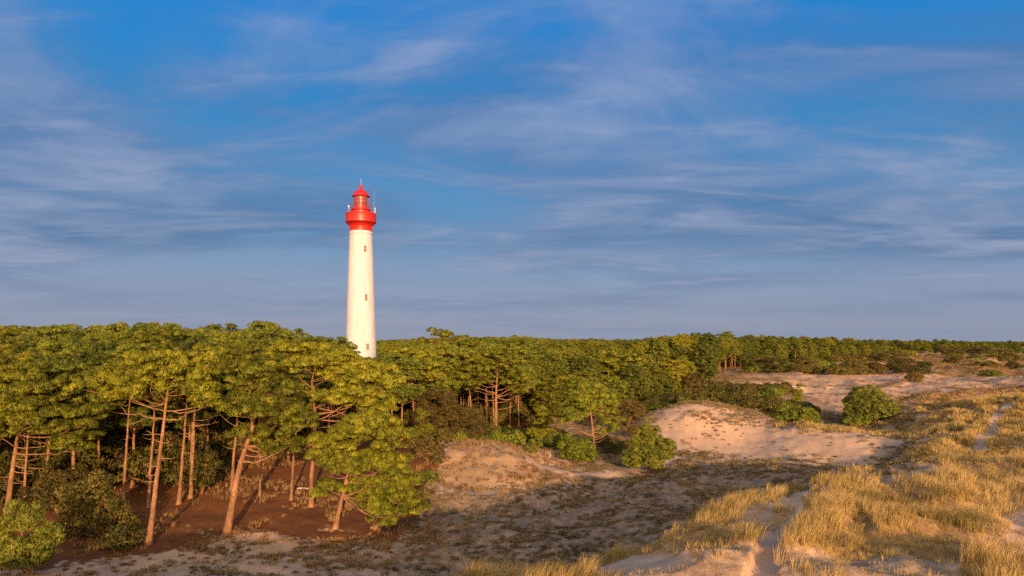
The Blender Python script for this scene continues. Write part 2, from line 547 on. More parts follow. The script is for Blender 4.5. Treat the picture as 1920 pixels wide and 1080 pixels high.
M_NEEDLE = leaf_mat('pine_needles', (0.085, 0.100, 0.010), (0.185, 0.200, 0.014), (0.320, 0.305, 0.022), trans=0.12)
M_NEEDLE_HERO = leaf_mat('hero_pine_needles', (0.085, 0.100, 0.010), (0.172, 0.196, 0.014), (0.305, 0.305, 0.022), trans=0.12, vary=0.20)  # hero pine needles, tone varying less from tree to tree
M_NEEDLE_GREEN = leaf_mat('fresh_pine_needles', (0.065, 0.098, 0.014), (0.145, 0.190, 0.020), (0.250, 0.280, 0.028), trans=0.12)
M_NEEDLE_DARK = leaf_mat('dark_pine_needles', (0.050, 0.070, 0.014), (0.125, 0.155, 0.022), (0.240, 0.255, 0.032), trans=0.12)
M_BUSH = leaf_mat('evergreen_leaves', (0.055, 0.062, 0.014), (0.110, 0.105, 0.020), (0.190, 0.155, 0.032), 0.15, 0.9)
M_BUSH_BROWN = leaf_mat('brownish_leaves', (0.075, 0.065, 0.018), (0.130, 0.100, 0.024), (0.210, 0.150, 0.040), 0.15, 0.9)
M_MARRAM = leaf_mat('marram_blades', (0.14, 0.115, 0.036), (0.31, 0.230, 0.072), (0.52, 0.375, 0.14), 0.25, 0.35)
M_DRY = leaf_mat('dry_grass_blades', (0.20, 0.12, 0.05), (0.32, 0.20, 0.085), (0.42, 0.28, 0.12), 0.25, 0.4)
M_HEATH = leaf_mat('dune_scrub_leaves', (0.085, 0.070, 0.030), (0.165, 0.130, 0.056), (0.28, 0.215, 0.10), 0.15, 0.4)


def bark_mat():
    m, nt, b = base_mat('pine_bark', 0.9, 0.15)
    tc = nt.nodes.new('ShaderNodeTexCoord')
    mp = nt.nodes.new('ShaderNodeMapping')
    mp.inputs['Scale'].default_value = (5, 5, 1.2)
    nt.links.new(tc.outputs['Object'], mp.inputs[0])
    v = noise_n(nt, 1.6, 6, 0.65, mp.outputs[0])
    big = noise_n(nt, 0.55, 3, 0.5, tc.outputs['Object'])
    r = ramp(nt, [(0.34, (0.07, 0.038, 0.022)), (0.5, (0.23, 0.125, 0.066)), (0.66, (0.42, 0.24, 0.135))])
    nt.links.new(math_n(nt, 'ADD', math_n(nt, 'MULTIPLY', v, 0.55), math_n(nt, 'MULTIPLY', big, 0.45)), r.inputs[0])
    nt.links.new(r.outputs[0], b.inputs['Base Color'])
    bp = nt.nodes.new('ShaderNodeBump')
    bp.inputs['Strength'].default_value = 0.6
    bp.inputs['Distance'].default_value = 0.05
    nt.links.new(v, bp.inputs['Height'])
    nt.links.new(bp.outputs[0], b.inputs['Normal'])
    return m


M_BARK = bark_mat()


def deadwood_mat():
    m, nt, b = base_mat('bare_branch_bark', 0.9, 0.15)
    v = noise_n(nt, 6.0, 4, 0.6)
    r = ramp(nt, [(0.3, (0.16, 0.085, 0.045)), (0.7, (0.36, 0.22, 0.125))])
    nt.links.new(v, r.inputs[0])
    nt.links.new(r.outputs[0], b.inputs['Base Color'])
    return m


M_DEAD = deadwood_mat()


def ground_mat():
    m, nt, b = base_mat('dune_ground', 0.95, 0.1)
    L = nt.links.new
    at = {}
    for k in ('litter', 'marram', 'bare', 'plain', 'knoll', 'scrub'):
        a = nt.nodes.new('ShaderNodeAttribute')
        a.attribute_name = k
        at[k] = a.outputs['Fac']
    geo = nt.nodes.new('ShaderNodeNewGeometry')
    P = geo.outputs['Position']
    nb = noise_n(nt, 0.35, 5, 0.6, P)
    nm = noise_n(nt, 1.6, 5, 0.65, P)
    nf = noise_n(nt, 7.0, 4, 0.6, P)
    sand = ramp(nt, [(0.3, (0.41, 0.275, 0.175)), (0.5, (0.53, 0.365, 0.24)), (0.72, (0.62, 0.45, 0.31))])
    L(math_n(nt, 'ADD', math_n(nt, 'MULTIPLY', nb, 0.6), math_n(nt, 'MULTIPLY', nf, 0.4)), sand.inputs[0])
    lit = ramp(nt, [(0.3, (0.085, 0.036, 0.016)), (0.5, (0.165, 0.070, 0.028)), (0.72, (0.27, 0.125, 0.052))])
    L(math_n(nt, 'ADD', math_n(nt, 'MULTIPLY', math_n(nt, 'ADD', nm, nb), 0.35), math_n(nt, 'MULTIPLY', nf, 0.3)), lit.inputs[0])
    hum = ramp(nt, [(0.3, (0.085, 0.062, 0.036)), (0.7, (0.23, 0.165, 0.095))])
    L(nf, hum.inputs[0])
    dry = ramp(nt, [(0.3, (0.17, 0.095, 0.036)), (0.5, (0.30, 0.18, 0.066)), (0.7, (0.42, 0.28, 0.115))])
    L(nm, dry.inputs[0])

    def cut(mask, thr, soft, noise):
        v = math_n(nt, 'ADD', mask, math_n(nt, 'MULTIPLY', math_n(nt, 'SUBTRACT', noise, 0.5), 1.5))
        return math_n(nt, 'DIVIDE', math_n(nt, 'SUBTRACT', v, thr - soft), 2 * soft, True)

    c = sand.outputs[0]
    c = mixc(nt, math_n(nt, 'MULTIPLY', cut(at['scrub'], 0.85, 0.22, nm), 0.72), c, hum.outputs[0])
    c = mixc(nt, math_n(nt, 'MULTIPLY', cut(at['knoll'], 0.86, 0.22, nm), 0.75), c, dry.outputs[0])
    c = mixc(nt, math_n(nt, 'MULTIPLY', cut(at['marram'], 0.58, 0.25, nm), 0.85), c, dry.outputs[0])
    c = mixc(nt, math_n(nt, 'MULTIPLY', cut(at['plain'], 0.55, 0.25, nb), 0.92), c, dry.outputs[0])
    c = mixc(nt, cut(at['litter'], 0.52, 0.10, nm), c, lit.outputs[0])
    L(c, b.inputs['Base Color'])
    bp = nt.nodes.new('ShaderNodeBump')
    bp.inputs['Strength'].default_value = 0.5
    bp.inputs['Distance'].default_value = 0.12
    L(math_n(nt, 'ADD', nm, math_n(nt, 'MULTIPLY', nf, 0.4)), bp.inputs['Height'])
    L(bp.outputs[0], b.inputs['Normal'])
    return m


# ------------------------------------------------------------------ ground sheet
def build_ground():
    ang = np.r_[np.arange(-180, -50, 2.0), np.arange(-50, 50, 0.125), np.arange(50, 180, 2.0)]
    rad = [2.5]
    while rad[-1] < 26000:
        r = rad[-1]
        k = 1.07 if r < 16 else (1.0095 if r < 320 else (1.022 if r < 1500 else 1.08))
        rad.append(r * k)
    rad = np.array(rad)
    A, B = np.meshgrid(np.radians(ang), rad)
    x, y = (B * np.sin(A)).ravel(), (B * np.cos(A)).ravel()
    m = masks(x, y)
    z = ground_base(x, y) + relief(x, y, m)
    na, nr = len(ang), len(rad)
    v = np.stack([x, y, z], -1)
    i = np.arange(nr - 1)[:, None] * na + np.arange(na)[None]
    j = np.arange(nr - 1)[:, None] * na + (np.arange(na)[None] + 1) % na
    q = np.stack([i, j, j + na, i + na], -1).reshape(-1, 4)[:, ::-1]
    v = np.vstack([v, [[0, 0, z[:na].mean()]]])
    t = np.array([(k, (k + 1) % na, na * nr) for k in range(na)])[:, ::-1]
    at = {k: np.r_[m[k], 0.5] for k in ('litter', 'marram', 'bare', 'plain', 'knoll', 'scrub')}
    o = new_mesh('dune_ground', v, t, q, ground_mat(), True, None, at)
    # make sure faces look up
    me = o.data
    if me.polygons[len(t) + 5000].normal.z < 0:
        me.flip_normals()
    o['kind'] = 'structure'
    o['label'] = 'sandy dunes with paths, dark scrub hollows and brown forest floor'
    return o


build_ground()


# ------------------------------------------------------------------ lighthouse
def paint_mat(name, col, rough, var=0.1, streak=False, spec=0.4):
    m, nt, b = base_mat(name, rough, spec)
    tc = nt.nodes.new('ShaderNodeTexCoord')
    mp = nt.nodes.new('ShaderNodeMapping')
    mp.inputs['Scale'].default_value = (1.0, 1.0, 0.12) if streak else (1, 1, 1)
    nt.links.new(tc.outputs['Object'], mp.inputs[0])
    v = noise_n(nt, 1.1, 6, 0.62, mp.outputs[0])
    lo = tuple(c * (1 - var) for c in col)
    hi = tuple(min(1, c * (1 + var * 0.4)) for c in col)
    r = ramp(nt, [(0.32, lo), (0.6, hi)])
    nt.links.new(v, r.inputs[0])
    c = r.outputs[0]
    if streak:   # faint grey-pink weather stains, scattered
        s = noise_n(nt, 0.55, 5, 0.7, tc.outputs['Object'], 0.6)
        sr = ramp(nt, [(0.60, (0, 0, 0)), (0.75, (1, 1, 1))])
        nt.links.new(s, sr.inputs[0])
        c = mixc(nt, math_n(nt, 'MULTIPLY', sr.outputs[0], 0.35), c, (0.55, 0.45, 0.40))
    nt.links.new(c, b.inputs['Base Color'])
    return m


def build_lighthouse():
    d = 200.0
    s = d / F
    cx = (676.7 - 960) * s
    zof = lambda py: CAM_Z - (py - 640) * s
    root = thing('lighthouse', 'tall white tapering lighthouse with red gallery and red lantern dome above the pines', 'lighthouse', (cx, d, 0))
    white = paint_mat('white_tower_paint', (0.43, 0.475, 0.55), 0.65, 0.14, True)
    red = paint_mat('red_gallery_paint', (0.40, 0.013, 0.010), 0.42, 0.10, False, 0.5)
    dred = paint_mat('red_lantern_paint', (0.20, 0.006, 0.008), 0.4, 0.1, False, 0.5)
    grey = paint_mat('grey_metal', (0.45, 0.45, 0.46), 0.45, 0.1)
    wmet = paint_mat('white_metal', (0.75, 0.75, 0.75), 0.4, 0.05)
    darkm, nt, b = base_mat('window_dark', 0.3, 0.5)
    b.inputs['Base Color'].default_value = (0.10, 0.05, 0.03, 1)
    stone = paint_mat('window_stone', (0.62, 0.50, 0.40), 0.8, 0.1)
    glass, nt, b = base_mat('lantern_glass', 0.05, 0.5)
    b.inputs['Base Color'].default_value = (0.85, 0.9, 0.92, 1)
    b.inputs['Transmission Weight'].default_value = 0.0
    b.inputs['Alpha'].default_value = 0.06
    # shaft with real recesses for the windows: radius pulled in inside window rectangles
    prof = [(755, 31.5), (740, 31.0), (700, 29.8), (655, 28.4), (600, 26.6), (560, 25.4), (500, 23.4), (440, 21.2), (438, 21.2)]
    pyv, rv = np.array([p[0] for p in prof])[::-1], np.array([p[1] for p in prof])[::-1]
    rad_at = lambda py: np.interp(py, pyv, rv) * s
    wins = [(469, 12.4), (559, 14.6), (650, 17.6)]
    ww, wh = 0.80, 1.75
    zs = set(np.linspace(zof(762), zof(438), 60))
    for py, _ in wins:
        for k in (-wh / 2 - 0.003, -wh / 2, wh / 2, wh / 2 + 0.003):
            zs.add(zof(py) + k)
    zs = np.array(sorted(zs))
    mb = MB()
    base_a = np.linspace(0, 2 * np.pi, 96, endpoint=False)
    extra = []
    wa = []
    for py, off in wins:
        a0 = math.asin(off * s / rad_at(py)) - math.pi / 2
        h = ww / 2 / rad_at(py)
        wa.append((a0, h))
        extra += [a0 - h - 0.0006, a0 - h, a0 + h, a0 + h + 0.0006]
    ang = np.sort(np.mod(np.r_[base_a, extra], 2 * np.pi))
    ns = len(ang)
    rr = np.interp(-zs, [-zof(p) for p in pyv], rv) * s
    RR = np.repeat(rr[:, None], ns, 1)
    for (py, off), (a0, h) in zip(wins, wa):
        da = np.abs((ang - a0 + np.pi) % (2 * np.pi) - np.pi) <= h + 1e-5
        dz = np.abs(zs - zof(py)) <= wh / 2 + 1e-5
        RR[np.ix_(dz, da)] -= 0.32
    V = np.stack([RR * np.cos(ang), RR * np.sin(ang), np.repeat(zs[:, None], ns, 1)], -1).reshape(-1, 3)
    i = np.arange(len(zs) - 1)[:, None] * ns + np.arange(ns)[None]
    j = np.arange(len(zs) - 1)[:, None] * ns + (np.arange(ns)[None] + 1) % ns
    mb.add(V, None, np.stack([i, j, j + ns, i + ns], -1).reshape(-1, 4))
    tower = mb.build('tower', white, root)
    for (py, off), (a0, h) in zip(wins, wa):
        r = rad_at(py)
        ca, sa = math.cos(a0), math.sin(a0)
        pos = lambda rr_, z_: (rr_ * ca, rr_ * sa, z_)
        w = MB()
        w.box(pos(r - 0.29, zof(py)), (0.05, ww * 0.9, wh * 0.97), a0)
        win = w.build('window', darkm, root)
        f = MB()
        f.box(pos(r - 0.25, zof(py)), (0.06, 0.06, wh * 0.97), a0)
        f.box(pos(r - 0.25, zof(py) + 0.1), (0.055, ww * 0.9, 0.06), a0)
        f.build('frame', stone, win)
        f = MB()
        f.box(pos(r + 0.03, zof(py) - wh / 2 - 0.09), (0.26, ww * 1.35, 0.16), a0)
        f.build('sill', stone, win)
    # lightning conductor on the shaft
    c = MB()
    a = math.asin(0.05) - math.pi / 2
    zz = np.linspace(zof(750), zof(590), 20)
    r_ = np.interp(-zz, [-zof(p) for p in pyv], rv) * s + 0.03
    c.tube(np.stack([r_ * math.cos(a), r_ * math.sin(a), zz], -1), 0.035, 5)
    c.build('lightning_conductor', stone, root)

    def lat(name, pts, mat, parent=root, smooth=True, ns=72):
        m_ = MB()
        m_.lathe([(r * s, zof(p)) for r, p in pts], ns)
        o = m_.build(name, mat, parent, smooth)
        md = o.modifiers.new('edges', 'EDGE_SPLIT')
        md.split_angle = R(28)
        return o
    lat('cornice', [(21.0, 440.5), (22.2, 439.5), (22.2, 436.6), (21.2, 435.6), (19.6, 435.4), (19.6, 434.0)], white)
    lat('corbel', [(19.2, 435.4), (19.2, 427), (19.8, 424), (21.4, 421.4), (24.2, 419.2), (27.4, 418.0), (27.7, 417.2)], red)
    b_ = MB()
    for k in range(24):
        a = k / 24 * 2 * np.pi
        ca, sa = math.cos(a), math.sin(a)
        prof_ = [(19.0, 434.5), (20.2, 430), (20.6, 425), (22.6, 421.6), (26.6, 418.4)]
        b_.tube([(r * s * ca, r * s * sa, zof(p)) for r, p in prof_], 0.10, 6)
    b_.build('bracket_ribs', red, root)
    lat('gallery', [(27.0, 418.6), (28.2, 417.6), (28.2, 413.2), (27.5, 412.8), (27.5, 412.0), (28.0, 411.6), (28.0, 402.0), (28.3, 401.4), (28.3, 400.6), (27.0, 400.4), (27.0, 402.5), (15.0, 402.5)], red)
    lat('watch_room', [(16.2, 402.6), (16.2, 396.2), (17.0, 395.2), (18.4, 394.6), (18.6, 393.2), (18.0, 392.4), (14.8, 392.2), (14.8, 389.4), (14.2, 389.2)], red)
    lan = lat('lantern', [(11.6, 391.8), (11.6, 369.0)], dred)
    gl = lat('glazing', [(14.2, 389.2), (14.2, 369.4)], glass, root, False, 16)
    gb = MB()
    for k in range(16):
        a = (k) / 16 * 2 * np.pi
        gb.tube([(14.3 * s * math.cos(a), 14.3 * s * math.sin(a), zof(389.2)), (14.3 * s * math.cos(a), 14.3 * s * math.sin(a), zof(369.0))], 0.055, 6)
    for p in (382.5, 376.0):
        aa = np.linspace(0, 2 * np.pi, 49)
        gb.tube(np.stack([14.3 * s * np.cos(aa), 14.3 * s * np.sin(aa), np.full(49, zof(p))], -1), 0.04, 5, False)
    gb.build('glazing_bars', dred, gl)
    rb = MB()
    for k in range(28):
        a = k / 28 * 2 * np.pi
        rb.tube([(18.2 * s * math.cos(a), 18.2 * s * math.sin(a), zof(393)), (18.2 * s * math.cos(a), 18.2 * s * math.sin(a), zof(382.5))], 0.028, 5)
    for p in (382.5, 386.0, 389.4):
        aa = np.linspace(0, 2 * np.pi, 57)
        rb.tube(np.stack([18.2 * s * np.cos(aa), 18.2 * s * np.sin(aa), np.full(57, zof(p))], -1), 0.03, 5, False)
    rb.build('railing', dred, root)
    dome = lat('dome', [(14.0, 370.0), (16.6, 369.0), (17.0, 368.0), (16.2, 367.2), (14.2, 366.0), (13.4, 363.4), (11.8, 360.4), (9.2, 358.0), (6.0, 356.4), (3.2, 355.4), (2.2, 354.0), (2.2, 352.8)], red)
    f = MB()
    t = np.linspace(0, np.pi, 18)
    f.lathe([(3.6 * s * math.sin(k) + 0.001, zof(350.4) - 3.6 * s * math.cos(k)) for k in t], 32)
    ball = f.build('ball_finial', red, dome, True)
    f = MB()
    f.tube([(0, 0, zof(347)), (0, 0, zof(334.5))], [0.05, 0.03], 6)
    f.build('lightning_rod', grey, dome)
    xr = (701.6 - 676.7) * s
    f = MB()
    f.tube([(xr, 0, zof(401)), (xr, 0, zof(388)), (xr, 0, zof(356))], [0.05, 0.018, 0.012], 6)
    f.build('whip_antenna', grey, root)
    xr = (702.8 - 676.7) * s
    f = MB()
    f.box((xr, 0.5, zof(394)), (0.22, 0.2, 1.7))
    f.tube([(xr, 0.3, zof(401)), (xr, 0.3, zof(388.5))], 0.05, 6)
    f.build('panel_antenna', grey, root)
    xr = (653.8 - 676.7) * s
    f = MB()
    f.tube([(xr, 0, zof(401)), (xr, 0, zof(384))], 0.06, 6)
    f.tube([(xr, 0, zof(391)), (xr + 0.6, 0, zof(391))], 0.04, 6)
    lp = f.build('beacon_post', grey, root)
    f = MB()
    f.lathe([(0.27 * math.sin(k) + 0.001, zof(387.4) - 0.27 * math.cos(k)) for k in t], 20, (xr, 0))
    f.build('beacon_globe', wmet, lp, True)


build_lighthouse()


# ------------------------------------------------------------------ foliage
def unit(v):
    return v / (np.linalg.norm(v, axis=-1, keepdims=True) + 1e-9)


def blades(c, dirs, k, length, width, spread, rg, out=None):
    """k flat pointed needles/leaves per tuft -> verts, tris"""
    n = len(c)
    C = np.repeat(c, k, 0)
    D = unit(np.repeat(dirs, k, 0) + rg.normal(0, spread, (n * k, 3)))
    Lh = length * rg.uniform(0.65, 1.25, (n * k, 1))
    side = unit(np.cross(D, rg.normal(0, 1, (n * k, 3)))) * width * rg.uniform(0.7, 1.3, (n * k, 1))
    e1, e2 = C + D * Lh * 0.55 + side, C + D * Lh * 0.55 - side
    t = C + D * Lh
    nrm = None
    if out is not None:            # leaves turn their upper side outwards from the clump
        O = np.repeat(out, k, 0)
        ng = np.cross(e1 - C, t - C)
        fl = ((ng * O).sum(1) < 0)[:, None]
        e1, e2 = np.where(fl, e2, e1), np.where(fl, e1, e2)
        ng = unit(np.where(fl, -ng, ng))
        nrm = np.repeat(unit(O * 0.85 + ng * 0.45), 4, 0)
    v = np.stack([C, e1, t, e2], 1).reshape(-1, 3)
    i = np.arange(n * k)[:, None] * 4
    q = np.hstack([i, i + 1, i + 2, i + 3])
    return (v, q) if out is None else (v, q, nrm)


def pads_to_crown(pads, rads, kind, rg, dens=1.0):
    """each pad is a puff of tufts; returns verts, quads"""
    C, D, O = [], [], []
    for p, r in zip(pads, rads):
        n = max(12, int((190 if kind == 'brush' else 130) * dens * (r / 0.8) ** 2))
        d = unit(rg.normal(0, 1, (n, 3)) + np.array([0, 0, 0.3]))
        d[:, 2] = np.where(d[:, 2] < -0.15, -d[:, 2] * 0.6 - 0.15, d[:, 2])
        d = unit(d)
        rr = r * (0.35 + 0.65 * rg.random((n, 1)) ** 0.4)
        sq = np.array([1.0, 1.0, 0.78])
        C.append(p + d * rr * sq)
        O.append(unit(d + np.array([0, 0, 0.25])))
        D.append(unit(d * 0.75 + np.array([0, 0, 1.0 if kind == 'brush' else 0.75]) + rg.normal(0, 0.2, (n, 3))))
    C, D, O = np.vstack(C), np.vstack(D), np.vstack(O)
    if kind == 'brush':
        return blades(C, D, 6, 0.37, 0.019, 0.32, rg, O)
    if kind == 'needle':
        return blades(C, D, 5, 0.34, 0.04, 0.36, rg, O)
    if kind == 'leaf':
        return blades(C, D, 4, 0.17, 0.042, 0.6, rg, O)
    if kind == 'small':
        return blades(C, D, 3, 0.26, 0.045, 0.4, rg, O)


def sample_blob_pads(blobs, spacing, rg, shell=0.55, maxn=400):
    """pads near the surface of a union of ellipsoids (cx,cy,cz,rx,ry,rz)"""
    blobs = np.asarray(blobs, float)
    vol = blobs[:, 3] * blobs[:, 4] * blobs[:, 5]
    pr = vol ** 0.67
    pr /= pr.sum()
    buf = np.zeros((maxn, 3))
    n = 0
    tries = 0
    gaps = []
    for _ in range(int(4 + 1.2 * len(blobs))):
        b = blobs[rg.integers(len(blobs))]
        gaps.append(np.r_[b[:3] + unit(rg.normal(0, 1, 3)) * b[3:] * 0.9, np.clip(0.5 * b[3:].mean(), .35, 1.1) * rg.uniform(.6, 1.5)])
    gaps = np.array(gaps)
    while tries < 9000 and n < maxn:
        tries += 1
        b = blobs[rg.choice(len(blobs), p=pr)]
        d = unit(rg.normal(0, 1, 3) + np.array([0, 0, 0.25]))
        rr = shell + (1 - shell) * rg.random() ** 0.6
        p = b[:3] + d * rr * b[3:]
        # skip points deep inside another blob
        q = (((p - blobs[:, :3]) / blobs[:, 3:]) ** 2).sum(1)
        if (q < shell ** 2 * 0.8).any():
            continue
        if ((((gaps[:, :3] - p) * [0.75, 0.75, 1.5]) ** 2).sum(1) < gaps[:, 3] ** 2).any():
            continue
        if n and ((((buf[:n] - p) * [1, 1, 1.3]) ** 2).sum(1) < (spacing * rg.uniform(0.8, 1.3)) ** 2).any():
            continue
        buf[n] = p
        n += 1
    return buf[:n]


def curve(a, b, rg, sag=0.12, n=6, wob=0.06):
    t = np.linspace(0, 1, n)[:, None]
    L = np.linalg.norm(b - a)
    p = a * (1 - t) + b * t
    p[:, 2] -= (np.sin(t[:, 0] * np.pi) * sag * L)
    w = np.cumsum(rg.normal(0, wob * L / n, (n, 3)), 0)
    w -= t * w[-1]
    w -= (1 - t) * w[0]
    return p + w


def pine_geometry(trunk, tr, blobs, rg, spacing=1.0, pad_r=(0.6, 1.0), nlimb=11, dead=(), dens=1.0, shell=0.5, kind='needle', fine=True):
    """trunk: polyline (k,3) local; tr: base radius; returns trunk MB, [limb MB], crown arrays, [dead MB]"""
    trunk = np.asarray(trunk, float)
    seg = np.r_[0, np.cumsum(np.linalg.norm(np.diff(trunk, axis=0), axis=1))]
    tt = np.linspace(0, seg[-1], 22)
    T = np.stack([np.interp(tt, seg, trunk[:, k]) for k in range(3)], -1)
    ker = np.array([0.25, 0.5, 0.25])
    for _ in range(2):
        T[1:-1] = 0.25 * T[:-2] + 0.5 * T[1:-1] + 0.25 * T[2:]
    T[1:-1, :2] += rg.normal(0, 0.02, (20, 2))
    f = tt / seg[-1]
    rad = tr * (1 - 0.72 * f) * (1 + 0.55 * np.exp(-f * 26))
    tm = MB()
    tm.tube(np.vstack([T[0] - [0, 0, 0.5], T]), np.r_[rad[0] * 1.1, rad], 9)
    pads = sample_blob_pads(blobs, spacing * 1.62, rg, shell)
    rads = rg.uniform(pad_r[0] * 1.0, pad_r[1] * 1.15, len(pads))
    # limbs: farthest-point picks, the other pads hang on the nearest limb
    limbs = []
    top = T[-1]
    order = [int(np.argmax(np.linalg.norm(pads[:, :2] - top[:2], axis=1)))]
    while len(order) < min(nlimb, len(pads)):
        dd = np.min(np.linalg.norm(pads[:, None] - pads[order][None], axis=2), 1)
        order.append(int(np.argmax(dd)))
    nodes, nrad = [T[12:]], [rad[12:]]
    owner = [np.full(len(T[12:]), -1)]
    zlo = pads[:, 2].min()
    for k in order:
        p = pads[k]
        hd = np.linalg.norm(p[:2] - T[:, :2], axis=1)
        want = p[2] - rg.uniform(0.25, 0.6) * hd.min() - rg.uniform(0, .8)
        ok = np.argmin(np.abs(T[:, 2] - np.clip(want, max(zlo - rg.uniform(-.6, 1.4), T[7, 2]), T[-2, 2])))
        a = T[ok]
        c = curve(a, p, rg, rg.uniform(-.02, .14), 7, 0.16)
        r0 = min(rad[ok] * 0.55, 0.035 + 0.016 * np.linalg.norm(p - a))
        rr = np.linspace(r0, 0.025, 7)
        m = MB()
        m.tube(c, rr, 6, False)
        limbs.append(m)
        nodes.append(c[2:])
        nrad.append(rr[2:])
        owner.append(np.full(5, len(limbs) - 1))
    NN, OW = np.vstack(nodes), np.concatenate(owner)
    for k in range(len(pads)):
        if k in order:
            continue
        p = pads[k]
        j = int(np.argmin(np.linalg.norm(NN - p, axis=1) + 0.4 * np.maximum(0, NN[:, 2] - p[2])))
        c = curve(NN[j], p, rg, 0.06, 4, 0.1)
        (limbs[OW[j]] if OW[j] >= 0 else tm).tube(c, np.linspace(0.03, 0.014, 4), 4, False)
    if fine:
        sub, sr = [], []
        for p, r in zip(pads, rads):
            k = int(rg.integers(7, 12))
            d_ = unit(rg.normal(0, 1, (k, 3)) + [0, 0, .35])
            d_[:, 2] = np.abs(d_[:, 2]) * 0.75 - 0.12
            sub.append(p + d_ * r * rg.uniform(.75, 1.35, (k, 1)))
            sr.append(rg.uniform(.30, .52, k) * (0.6 + 0.4 * r))
        crown = pads_to_crown(np.vstack(sub), np.concatenate(sr), 'brush', rg, dens)
    else:
        crown = pads_to_crown(pads, rads, kind, rg, dens)
    deads = []
    for (z, az, ln, rise) in dead:
        j = int(np.argmin(np.abs(T[:, 2] - z)))
        a = T[j]
        b = a + np.array([math.cos(az) * ln, math.sin(az) * ln, rise * ln])
        m = MB()
        c = curve(a, b, rg, 0.08, 6, 0.12)
        m.tube(c, np.linspace(0.035 + 0.012 * ln, 0.012, 6), 5)
        if ln > 1.6:
            for u in (3, 4):
                e = c[u] + np.array([rg.normal(0, .3), rg.normal(0, .3), rg.uniform(-.1, .5)]) * ln * 0.4
                m.tube(curve(c[u], e, rg, 0.05, 4, 0.1), np.linspace(0.022, 0.008, 4), 4)
        deads.append(m)
    return tm, limbs, crown, deads


def crown_obj(arr, mat, parent):
    return new_mesh('crown', arr[0], None, arr[1], mat, False, parent, None, arr[2])


def hero_pine(label, px, py, d, trunk_px, blobs_px, tr=0.22, spacing=1.0, pad_r=(0.6, 1.0), nlimb=11, dead=(), dens=1.0, shell=0.5,
              mat=None, group='pines along the forest edge', name='pine_tree', depth_lean=0.0, split_limbs=True):
    rg = np.random.default_rng(int(px * 7 + d * 13))
    d = solve_depth(px, py, d)
    s = d / F
    x0 = (px - 960) * s
    z0 = float(ground_z(x0, d)[0])
    root = thing(name, label, 'pine tree', (x0, d, z0), group)
    loc = lambda qx, qy, dy=0.0: np.array([(qx - px) * s, dy, CAM_Z - (qy - 640) * s - z0])
    tp = [np.zeros(3)]
    n = len(trunk_px)
    for i, (qx, qy) in enumerate(trunk_px):
        tp.append(loc(qx, qy, depth_lean * (i + 1) / n))
    bl = []
    for b in blobs_px:
        qx, qy, rx, ry = b[:4]
        dy = b[4] if len(b) > 4 else 0.0
        ryy = b[5] if len(b) > 5 else rx * s * 0.95
        c = loc(qx, qy, dy)
        bl.append((*c, rx * s * .7, ryy * .7, ry * s * .72))
        for q in range(4):
            dv = unit(rg.normal(0, 1, 3) * [1, 1, .6])
            k_ = rg.uniform(.3, .48)
            bl.append((*(c + dv * np.array([rx * s, ryy, ry * s]) * .72), rx * s * k_, ryy * k_, ry * s * k_ * .9))
    dd = [(loc(px, q[0])[2], *q[1:]) for q in dead]
    tm, limbs, crown, deads = pine_geometry(tp, tr, bl, rg, spacing, pad_r, nlimb, dd, dens, shell, fine=d < 140)
    tm.build('trunk', M_BARK, root, True)
    if split_limbs:
        for m in limbs:
            m.build('limb', M_BARK, root, True)
    else:
        mm = MB()
        for m in limbs:
            mm.add(np.vstack(m.v), np.vstack(m.t) if m.t else None, np.vstack(m.q))
        mm.build('limbs', M_BARK, root, True)
    for m in deads:
        m.build('bare_branch', M_DEAD, root, True)
    crown_obj(crown, mat or M_NEEDLE_HERO, root)
    return root


PI = math.pi
HERO_XY = []


def stubs(y0, y1, n, lmin, lmax, seed, side=None, rise=0.15):
    rg = np.random.default_rng(seed)
    out = []
    for k in range(n):
        az = rg.choice([0, PI]) + rg.normal(0, 0.6) if side is None else side + rg.normal(0, 0.5)
        out.append((y0 + (y1 - y0) * (k + rg.random() * 0.6) / n, az, rg.uniform(lmin, lmax), rise + rg.normal(0, 0.12)))
    return out


